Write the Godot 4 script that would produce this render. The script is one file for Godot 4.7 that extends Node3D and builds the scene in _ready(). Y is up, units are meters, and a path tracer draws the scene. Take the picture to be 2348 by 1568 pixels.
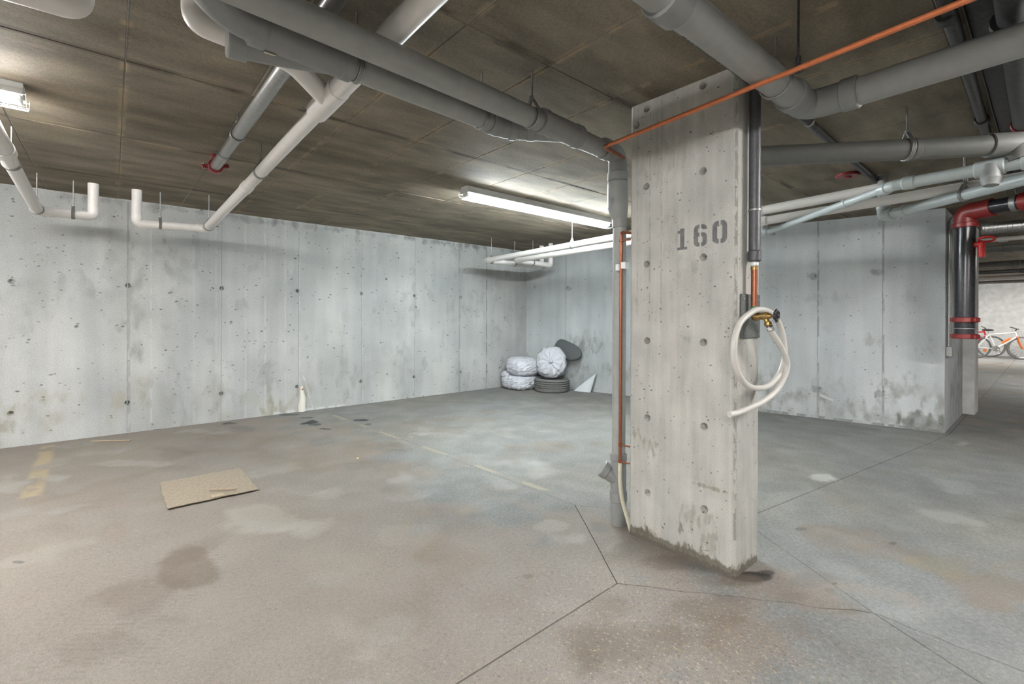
extends Node3D
# An underground car park: axes follow the building; z runs along the long wall, x across the bays. Metres.

const CEIL := 2.748
const WALL_X := -7.111                      # face of the long wall
const BACK_ANGLE := 0.1872                  # the back wall stands askew to the grid
const CORNER := Vector3(-7.111, 0, -6.523)
const BACK_DIR := Vector3(0.98253, 0, -0.18611)
const BACK_LEN := 6.376
const COL_L := -1.78
const COL_R := -1.10
const COL_F := -2.53
const COL_B := -2.84

var taken := {}
var M := {}

# ---------------------------------------------------------------- canvas for computed textures
class Canvas:
	var w: int
	var h: int
	var d: PackedByteArray
	var n: PackedByteArray
	func _init(w_: int, h_: int) -> void:
		w = w_
		h = h_
		d = PackedByteArray()
		d.resize(w * h * 3)
	static func layer(W: int, H: int, freq: float, sd: int, oct: int, sx := 1.0, sy := 1.0) -> PackedByteArray:
		var f := FastNoiseLite.new()
		f.noise_type = FastNoiseLite.TYPE_SIMPLEX_SMOOTH
		f.seed = sd
		f.frequency = freq
		f.fractal_octaves = oct
		var im := f.get_image(maxi(8, int(W / sx)), maxi(8, int(H / sy)))
		im.convert(Image.FORMAT_L8)
		if im.get_width() != W or im.get_height() != H:
			im.resize(W, H, Image.INTERPOLATE_CUBIC)
		return im.get_data()
	func fill(base: Color, layers: Array, amounts: Array) -> void:
		# base colour (0..255), each layer adds (value - 128) / 128 * amount (a Color, 0..255)
		var k := layers.size()
		var br := base.r
		var bg := base.g
		var bb := base.b
		for i in w * h:
			var r := br
			var g := bg
			var b := bb
			for j in k:
				var v: float = (layers[j][i] - 128) / 128.0
				var a: Color = amounts[j]
				r += v * a.r
				g += v * a.g
				b += v * a.b
			d[i * 3] = clampi(int(r), 0, 255)
			d[i * 3 + 1] = clampi(int(g), 0, 255)
			d[i * 3 + 2] = clampi(int(b), 0, 255)
	func put(x: int, y: int, c: Color, a: float) -> void:
		if x < 0 or y < 0 or x >= w or y >= h:
			return
		var i := (y * w + x) * 3
		d[i] = int(lerpf(d[i], c.r, a))
		d[i + 1] = int(lerpf(d[i + 1], c.g, a))
		d[i + 2] = int(lerpf(d[i + 2], c.b, a))
	# an uneven stain: centre, two half axes in pixels, colour, strength, softness of its rim, raggedness
	func blot(c: Vector2, u: Vector2, v: Vector2, col: Color, strength: float, soft := 0.5, rag := 0.5) -> void:
		var e := Vector2(sqrt(u.x * u.x + v.x * v.x), sqrt(u.y * u.y + v.y * v.y)) * (1.0 + rag * 0.6)
		var det := u.x * v.y - u.y * v.x
		if absf(det) < 1e-6:
			return
		var ax := v.y / det
		var ay := -v.x / det
		var bx := -u.y / det
		var by := u.x / det
		var cr := col.r
		var cg := col.g
		var cb := col.b
		var x0 := maxi(0, int(c.x - e.x))
		var x1 := mini(w, int(c.x + e.x) + 1)
		for y in range(maxi(0, int(c.y - e.y)), mini(h, int(c.y + e.y) + 1)):
			var py := y - c.y
			for x in range(x0, x1):
				var px := x - c.x
				var s := px * ax + py * ay
				var t := px * bx + py * by
				var i := y * w + x
				var nz := (n[i] - 128) / 128.0
				var q := sqrt(s * s + t * t) + nz * rag
				if q < 1.0:
					var a := strength * smoothstep(1.0, 1.0 - soft, q) * (0.72 - 0.4 * nz)
					i *= 3
					d[i] = int(d[i] + (cr - d[i]) * a)
					d[i + 1] = int(d[i + 1] + (cg - d[i + 1]) * a)
					d[i + 2] = int(d[i + 2] + (cb - d[i + 2]) * a)
	func stroke(a: Vector2, b: Vector2, width: float, col: Color, strength: float, breaks := 0.0) -> void:
		var l := b - a
		var len := l.length()
		var t := l / len
		var steps := int(len * 1.0) + 1
		var up := absf(t.y) > absf(t.x)
		var lo := int(minf(a.y, b.y)) if up else int(minf(a.x, b.x))
		var hi := int(maxf(a.y, b.y)) if up else int(maxf(a.x, b.x))
		for k in range(lo, hi + 1):
			var f := ((k - a.y) / l.y) if up else ((k - a.x) / l.x)
			var mid := a.x + l.x * f if up else a.y + l.y * f
			for q in range(int(mid - width * 1.6) - 1, int(mid + width * 1.6) + 2):
				var x := q if up else k
				var y := k if up else q
				if x < 0 or y < 0 or x >= w or y >= h:
					continue
				var nz := (n[y * w + x] - 128) / 128.0
				var across := absf((x - a.x) * t.y - (y - a.y) * t.x) / width + nz * 0.3
				var z := smoothstep(1.0, 0.45, across)
				if breaks > 0.0:
					z *= smoothstep(-0.1, 0.35, nz + 0.3 - breaks)
				if z > 0.0:
					put(x, y, col, z * strength)
	func texture() -> ImageTexture:
		return ImageTexture.create_from_image(Image.create_from_data(w, h, false, Image.FORMAT_RGB8, d))

func rgb(r: float, g: float, b: float) -> Color:
	return Color(r, g, b)

# ---------------------------------------------------------------- nodes
func numbered(called: String) -> String:
	if not taken.has(called):
		taken[called] = 0
		return called
	taken[called] += 1
	return "%s_%03d" % [called, taken[called]]

func tag(o: Node, label: String, category: String, group := "") -> Node:
	o.set_meta("label", label)
	o.set_meta("category", category)
	if group:
		o.set_meta("group", group)
	return o

func thing(called: String, label: String, category: String, at := Vector3.ZERO, group := "") -> Node3D:
	var o := Node3D.new()
	o.name = numbered(called)
	add_child(o)
	o.position = at
	tag(o, label, category, group)
	return o

# one named mesh; its shape is given in world coordinates when world is true
func obj(called: String, st: SurfaceTool, m: Material, parent: Node3D = null, world := true) -> MeshInstance3D:
	var o := MeshInstance3D.new()
	o.name = called if parent else numbered(called)
	st.generate_normals()
	o.mesh = st.commit()
	o.material_override = m
	o.cast_shadow = GeometryInstance3D.SHADOW_CASTING_SETTING_ON
	if parent:
		parent.add_child(o, true)
		if world:
			var p: Node = parent
			var off := Vector3.ZERO
			while p != self:
				off += (p as Node3D).position
				p = p.get_parent()
			o.position = -off
	else:
		add_child(o)
	return o

func structure(o: Node) -> Node:
	o.set_meta("kind", "structure")
	return o

func begin() -> SurfaceTool:
	var st := SurfaceTool.new()
	st.begin(Mesh.PRIMITIVE_TRIANGLES)
	return st

# ---------------------------------------------------------------- shapes
func tri(st: SurfaceTool, a: Vector3, b: Vector3, c: Vector3, g := -1) -> void:
	st.set_smooth_group(g)
	st.add_vertex(a)
	st.add_vertex(b)
	st.add_vertex(c)

func quad(st: SurfaceTool, a: Vector3, b: Vector3, c: Vector3, d: Vector3, g := -1) -> void:
	tri(st, a, b, c, g)
	tri(st, a, c, d, g)

# a box with chamfered edges, in the frame xf
func bx(st: SurfaceTool, lo: Vector3, hi: Vector3, ch := 0.004, xf := Transform3D()) -> void:
	var c := (lo + hi) / 2
	var s := (hi - lo) / 2
	ch = minf(ch, minf(s.x, minf(s.y, s.z)) * 0.6)
	var P := func(sx: float, sy: float, sz: float, ax: int) -> Vector3:
		var v := Vector3(sx * s.x, sy * s.y, sz * s.z)
		if ax != 0: v.x -= sx * ch
		if ax != 1: v.y -= sy * ch
		if ax != 2: v.z -= sz * ch
		return xf * (c + v)
	for ax in 3:
		for sg: float in [-1.0, 1.0]:
			var q := []
			for k: Array in [[-1, -1], [1, -1], [1, 1], [-1, 1]]:
				var v := [0.0, 0.0, 0.0]
				v[ax] = sg
				v[(ax + 1) % 3] = float(k[0])
				v[(ax + 2) % 3] = float(k[1])
				q.append(P.call(v[0], v[1], v[2], ax))
			if sg > 0:
				q.reverse()
			quad(st, q[0], q[1], q[2], q[3])
	for ax in 3:   # edges along ax
		var b := (ax + 1) % 3
		var d := (ax + 2) % 3
		for sb: float in [-1.0, 1.0]:
			for sd: float in [-1.0, 1.0]:
				var q := []
				for e: Array in [[-1, b], [1, b], [1, d], [-1, d]]:
					var v := [0.0, 0.0, 0.0]
					v[ax] = float(e[0])
					v[b] = sb
					v[d] = sd
					q.append(P.call(v[0], v[1], v[2], e[1]))
				if sb * sd < 0:
					q.reverse()
				quad(st, q[0], q[1], q[2], q[3])
	for sx: float in [-1.0, 1.0]:
		for sy: float in [-1.0, 1.0]:
			for sz: float in [-1.0, 1.0]:
				var a: Vector3 = P.call(sx, sy, sz, 0)
				var b2: Vector3 = P.call(sx, sy, sz, 1)
				var c2: Vector3 = P.call(sx, sy, sz, 2)
				if sx * sy * sz > 0:
					tri(st, a, c2, b2)
				else:
					tri(st, a, b2, c2)

# a round bar along a path; r is a number or one radius for each point
func tube(st: SurfaceTool, path: Array, r: Variant, sides := 18, capped := true) -> void:
	var cnt := path.size()
	var rad := []
	for i in cnt:
		rad.append(r[i] if r is Array else r)
	var rings := []
	var up := Vector3.ZERO
	for i in cnt:
		var t: Vector3
		if i == 0: t = path[1] - path[0]
		elif i == cnt - 1: t = path[i] - path[i - 1]
		else:
			var t1: Vector3 = path[i] - path[i - 1]
			var t2: Vector3 = path[i + 1] - path[i]
			if t1.length() < 1e-6: t = t2
			elif t2.length() < 1e-6: t = t1
			else: t = t1.normalized() + t2.normalized()
		t = t.normalized()
		if i == 0:
			up = Vector3.UP if absf(t.y) < 0.9 else Vector3.RIGHT
		up = (up - t * up.dot(t)).normalized()
		var side := t.cross(up)
		var ring := []
		for k in sides:
			var a := TAU * k / sides
			ring.append(path[i] + (up * cos(a) + side * sin(a)) * rad[i])
		rings.append(ring)
	var g := 1
	for i in cnt - 1:
		if i > 0 and (absf(rad[i + 1] - rad[i]) > 1e-5 or absf(rad[i] - rad[i - 1]) > 1e-5) and not (absf((rad[i + 1] - rad[i]) - (rad[i] - rad[i - 1])) < 0.35 * maxf(absf(rad[i + 1] - rad[i]), 1e-5)):
			g += 1
		for k in sides:
			var k2 := (k + 1) % sides
			quad(st, rings[i][k], rings[i + 1][k], rings[i + 1][k2], rings[i][k2], g)
	if capped:
		for k in range(1, sides - 1):
			tri(st, rings[0][0], rings[0][k], rings[0][k + 1])
			tri(st, rings[cnt - 1][0], rings[cnt - 1][k + 1], rings[cnt - 1][k])

# rounds the corners of a polyline
func fillet(pts: Array, rad: float, n := 7) -> Array:
	var out := [pts[0]]
	for i in range(1, pts.size() - 1):
		var p: Vector3 = pts[i]
		var a: Vector3 = (pts[i - 1] - p)
		var b: Vector3 = (pts[i + 1] - p)
		var l := minf(rad, minf(a.length(), b.length()) * 0.49)
		var p0 := p + a.normalized() * l
		var p1 := p + b.normalized() * l
		for k in n + 1:
			var t := float(k) / n
			out.append(p0.lerp(p, t).lerp(p.lerp(p1, t), t))
	out.append(pts[-1])
	return out

# a smooth curve through points
func spline(pts: Array, n := 8) -> Array:
	var out := []
	for i in pts.size() - 1:
		var p0: Vector3 = pts[maxi(i - 1, 0)]
		var p1: Vector3 = pts[i]
		var p2: Vector3 = pts[i + 1]
		var p3: Vector3 = pts[mini(i + 2, pts.size() - 1)]
		for k in n:
			out.append(p1.cubic_interpolate(p2, p0, p3, float(k) / n))
	out.append(pts[-1])
	return out

# a sleeve round a pipe with a chamfered rim
func sleeve(st: SurfaceTool, at: Vector3, dir: Vector3, length: float, r: float, sides := 20) -> void:
	var d := dir.normalized() * length / 2
	var e := dir.normalized() * minf(0.006, length * 0.2)
	tube(st, [at - d, at - d + e, at + d - e, at + d], [r - 0.005, r, r, r - 0.005], sides)

func straight(called: String, a: Vector3, b: Vector3, r: float, m: Material, parent: Node3D) -> MeshInstance3D:
	var st := begin()
	tube(st, [a, b], r, 20)
	return obj(called, st, m, parent)

func fitting(called: String, at: Vector3, dir: Vector3, length: float, r: float, m: Material, parent: Node3D) -> MeshInstance3D:
	var st := begin()
	sleeve(st, at, dir, length, r)
	return obj(called, st, m, parent)

# an elbow between two pipes that meet at p, with its two hubs
func elbow(p: Vector3, d_in: Vector3, d_out: Vector3, bend: float, r: float, m: Material, parent: Node3D, hub := 0.05, called := "elbow") -> void:
	var st := begin()
	d_in = d_in.normalized()
	d_out = d_out.normalized()
	tube(st, fillet([p - d_in * (bend + hub * 0.3), p, p + d_out * (bend + hub * 0.3)], bend, 9), r + 0.005, 20)
	sleeve(st, p - d_in * (bend + hub * 0.5), d_in, hub, r + 0.012)
	sleeve(st, p + d_out * (bend + hub * 0.5), d_out, hub, r + 0.012)
	obj(called, st, m, parent)

# threaded rod from the slab and the clevis loop that carries the pipe
func hanger(parent: Node3D, at: Vector3, dir: Vector3, r: float, drop_to := -1.0) -> void:
	var st := begin()
	dir = dir.normalized()
	var side := dir.cross(Vector3.UP).normalized()
	var top := at.y + r + 0.05
	tube(st, [Vector3(at.x, CEIL + 0.004, at.z), Vector3(at.x, top, at.z)], 0.0055, 8)
	sleeve(st, Vector3(at.x, top, at.z), Vector3.UP, 0.018, 0.014, 6)
	var loop := []
	var R := r + 0.004
	loop.append(at + Vector3.UP * (r + 0.05))
	for k in 17:
		var a := deg_to_rad(40.0 + 280.0 * k / 16.0)
		loop.append(at + (Vector3.UP * cos(a) + side * sin(a)) * R)
	loop.append(at + Vector3.UP * (r + 0.05))
	for s: float in [-0.009, 0.0, 0.009]:
		var l2 := []
		for q: Vector3 in loop:
			l2.append(q + dir * s)
		tube(st, l2, 0.005, 6, false)
	obj("hanger", st, M.galv, parent)

# a flat slab outline (x, z) with thickness and an eased edge; uv from the ground plan
func slab_mesh(poly: PackedVector2Array, top: float, depth: float, ch: float, uvf: Callable) -> ArrayMesh:
	if Geometry2D.is_polygon_clockwise(poly):
		poly.reverse()
	var inner_sets := Geometry2D.offset_polygon(poly, -ch, Geometry2D.JOIN_MITER)
	var inner: PackedVector2Array = inner_sets[0] if inner_sets.size() == 1 and inner_sets[0].size() == poly.size() else poly
	var st := begin()
	var idx := Geometry2D.triangulate_polygon(inner)
	st.set_smooth_group(-1)
	for k in range(0, idx.size(), 3):
		var a := inner[idx[k]]
		var b := inner[idx[k + 1]]
		var c := inner[idx[k + 2]]
		if (b - a).cross(c - a) < 0:
			var sw := b
			b = c
			c = sw
		for p: Vector2 in [a, b, c]:
			st.set_uv(uvf.call(p))
			st.add_vertex(Vector3(p.x, top, p.y))
	# rim and sides, each outline point matched to its nearest inner point
	var m := poly.size()
	for i in m:
		var p := poly[i]
		var q := poly[(i + 1) % m]
		var pi := inner[0]
		var qi := inner[0]
		for v in inner:
			if v.distance_squared_to(p) < pi.distance_squared_to(p): pi = v
			if v.distance_squared_to(q) < qi.distance_squared_to(q): qi = v
		var A := [[pi, top], [qi, top], [q, top - ch], [p, top - ch]]
		var B := [[p, top - ch], [q, top - ch], [q, top - depth], [p, top - depth]]
		for F: Array in [A, B]:
			for k: int in [0, 2, 1, 0, 3, 2]:
				st.set_uv(uvf.call(F[k][0]))
				st.add_vertex(Vector3(F[k][0].x, F[k][1], F[k][0].y))
	st.generate_normals()
	return st.commit()

# a wall face with conical tie holes sunk into it: o the lower left corner, ux along, uy up, nrm out; holes are [u, v, r, depth]
func holed_face(st: SurfaceTool, o: Vector3, ux: Vector3, uy: Vector3, nrm: Vector3, w: float, h: float, holes: Array, uvf: Callable) -> void:
	var us := [0.0, w]
	var vs := [0.0, h]
	for q: Array in holes:
		for s: float in [-1.3, 1.3]:
			us.append(q[0] + s * q[2])
			vs.append(q[1] + s * q[2])
	us.sort()
	vs.sort()
	var U := [us[0]]
	for x: float in us:
		if x - U[-1] > 1e-4: U.append(x)
	var V := [vs[0]]
	for x: float in vs:
		if x - V[-1] > 1e-4: V.append(x)
	var P := func(u: float, v: float, dep: float) -> void:
		st.set_uv(uvf.call(u, v))
		st.add_vertex(o + ux * u + uy * v - nrm * dep)
	st.set_smooth_group(-1)
	for i in U.size() - 1:
		for j in V.size() - 1:
			var cu: float = (U[i] + U[i + 1]) / 2
			var cv: float = (V[j] + V[j + 1]) / 2
			var inside := false
			for q: Array in holes:
				if absf(cu - q[0]) < 1.3 * q[2] and absf(cv - q[1]) < 1.3 * q[2]:
					inside = true
			if not inside:
				for k: Array in [[0, 0], [0, 1], [1, 1], [0, 0], [1, 1], [1, 0]]:
					P.call(U[i + k[0]], V[j + k[1]], 0.0)
	for q: Array in holes:
		var R: float = q[2]
		var nseg := 16
		for k in nseg:
			var a0 := TAU * k / nseg
			var a1 := TAU * (k + 1) / nseg
			var sq := func(a: float) -> Vector2:
				var c := Vector2(cos(a), sin(a))
				return c / maxf(absf(c.x), absf(c.y)) * R * 1.3
			var e0: Vector2 = sq.call(a0)
			var e1: Vector2 = sq.call(a1)
			var prof := [[R, 0.0], [R * 0.62, q[3] * 0.45], [R * 0.42, q[3]], [0.0, q[3] * 1.05]]
			P.call(q[0] + e0.x, q[1] + e0.y, 0.0); P.call(q[0] + e1.x, q[1] + e1.y, 0.0); P.call(q[0] + R * cos(a1), q[1] + R * sin(a1), 0.0)
			P.call(q[0] + e0.x, q[1] + e0.y, 0.0); P.call(q[0] + R * cos(a1), q[1] + R * sin(a1), 0.0); P.call(q[0] + R * cos(a0), q[1] + R * sin(a0), 0.0)
			for s in prof.size() - 1:
				var r0: float = prof[s][0]
				var r1: float = prof[s + 1][0]
				var d0: float = prof[s][1]
				var d1: float = prof[s + 1][1]
				P.call(q[0] + r0 * cos(a0), q[1] + r0 * sin(a0), d0); P.call(q[0] + r0 * cos(a1), q[1] + r0 * sin(a1), d0); P.call(q[0] + r1 * cos(a1), q[1] + r1 * sin(a1), d1)
				P.call(q[0] + r0 * cos(a0), q[1] + r0 * sin(a0), d0); P.call(q[0] + r1 * cos(a1), q[1] + r1 * sin(a1), d1); P.call(q[0] + r1 * cos(a0), q[1] + r1 * sin(a0), d1)

func uvquad(st: SurfaceTool, p: Array, uv: Array) -> void:
	st.set_smooth_group(-1)
	for k: int in [0, 1, 2, 0, 2, 3]:
		st.set_uv(uv[k])
		st.add_vertex(p[k])

# ---------------------------------------------------------------- materials
func mat(c: Color, rough := 0.6, metal := 0.0) -> StandardMaterial3D:
	var m := StandardMaterial3D.new()
	m.albedo_color = Color(c.r / 255.0, c.g / 255.0, c.b / 255.0)
	m.roughness = rough
	m.metallic = metal
	return m

func noise_tex(sd: int, freq: float, lo: Color, hi: Color, oct := 4, size := 512) -> NoiseTexture2D:
	var f := FastNoiseLite.new()
	f.seed = sd
	f.frequency = freq
	f.fractal_octaves = oct
	var t := NoiseTexture2D.new()
	t.width = size
	t.height = size
	t.seamless = true
	t.noise = f
	var g := Gradient.new()
	g.set_color(0, lo)
	g.set_color(1, hi)
	t.color_ramp = g
	return t

func worn(c: Color, rough: float, metal: float, scale: float, spread: float, sd: int) -> StandardMaterial3D:
	var m := mat(Color(255, 255, 255), rough, metal)
	var b := Color(c.r / 255.0, c.g / 255.0, c.b / 255.0)
	m.albedo_texture = noise_tex(sd, 0.02, b.darkened(spread), b.lightened(spread * 0.6), 5)
	m.uv1_triplanar = true
	m.uv1_world_triplanar = true
	m.uv1_scale = Vector3.ONE * scale
	return m

func concrete(t: Texture2D, rough: float, grain_scale: float, repeat := true) -> StandardMaterial3D:
	var m := mat(Color(255, 255, 255), rough)
	m.albedo_texture = t
	m.texture_repeat = repeat
	m.metallic_specular = 0.35
	m.detail_enabled = true
	m.detail_blend_mode = BaseMaterial3D.BLEND_MODE_MUL
	m.detail_uv_layer = BaseMaterial3D.DETAIL_UV_2
	m.detail_albedo = M.grain
	m.uv2_triplanar = true
	m.uv2_world_triplanar = true
	m.uv2_scale = Vector3.ONE * grain_scale
	return m

# ---------------------------------------------------------------- computed surfaces
const FL_X0 := -7.2
const FL_Z0 := -8.2
const FL_S := 9.4       # the floor picture covers 9.4 m both ways

func fl(x: float, z: float) -> Vector2:
	return Vector2((x - FL_X0) / FL_S, (z - FL_Z0) / FL_S)

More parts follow.
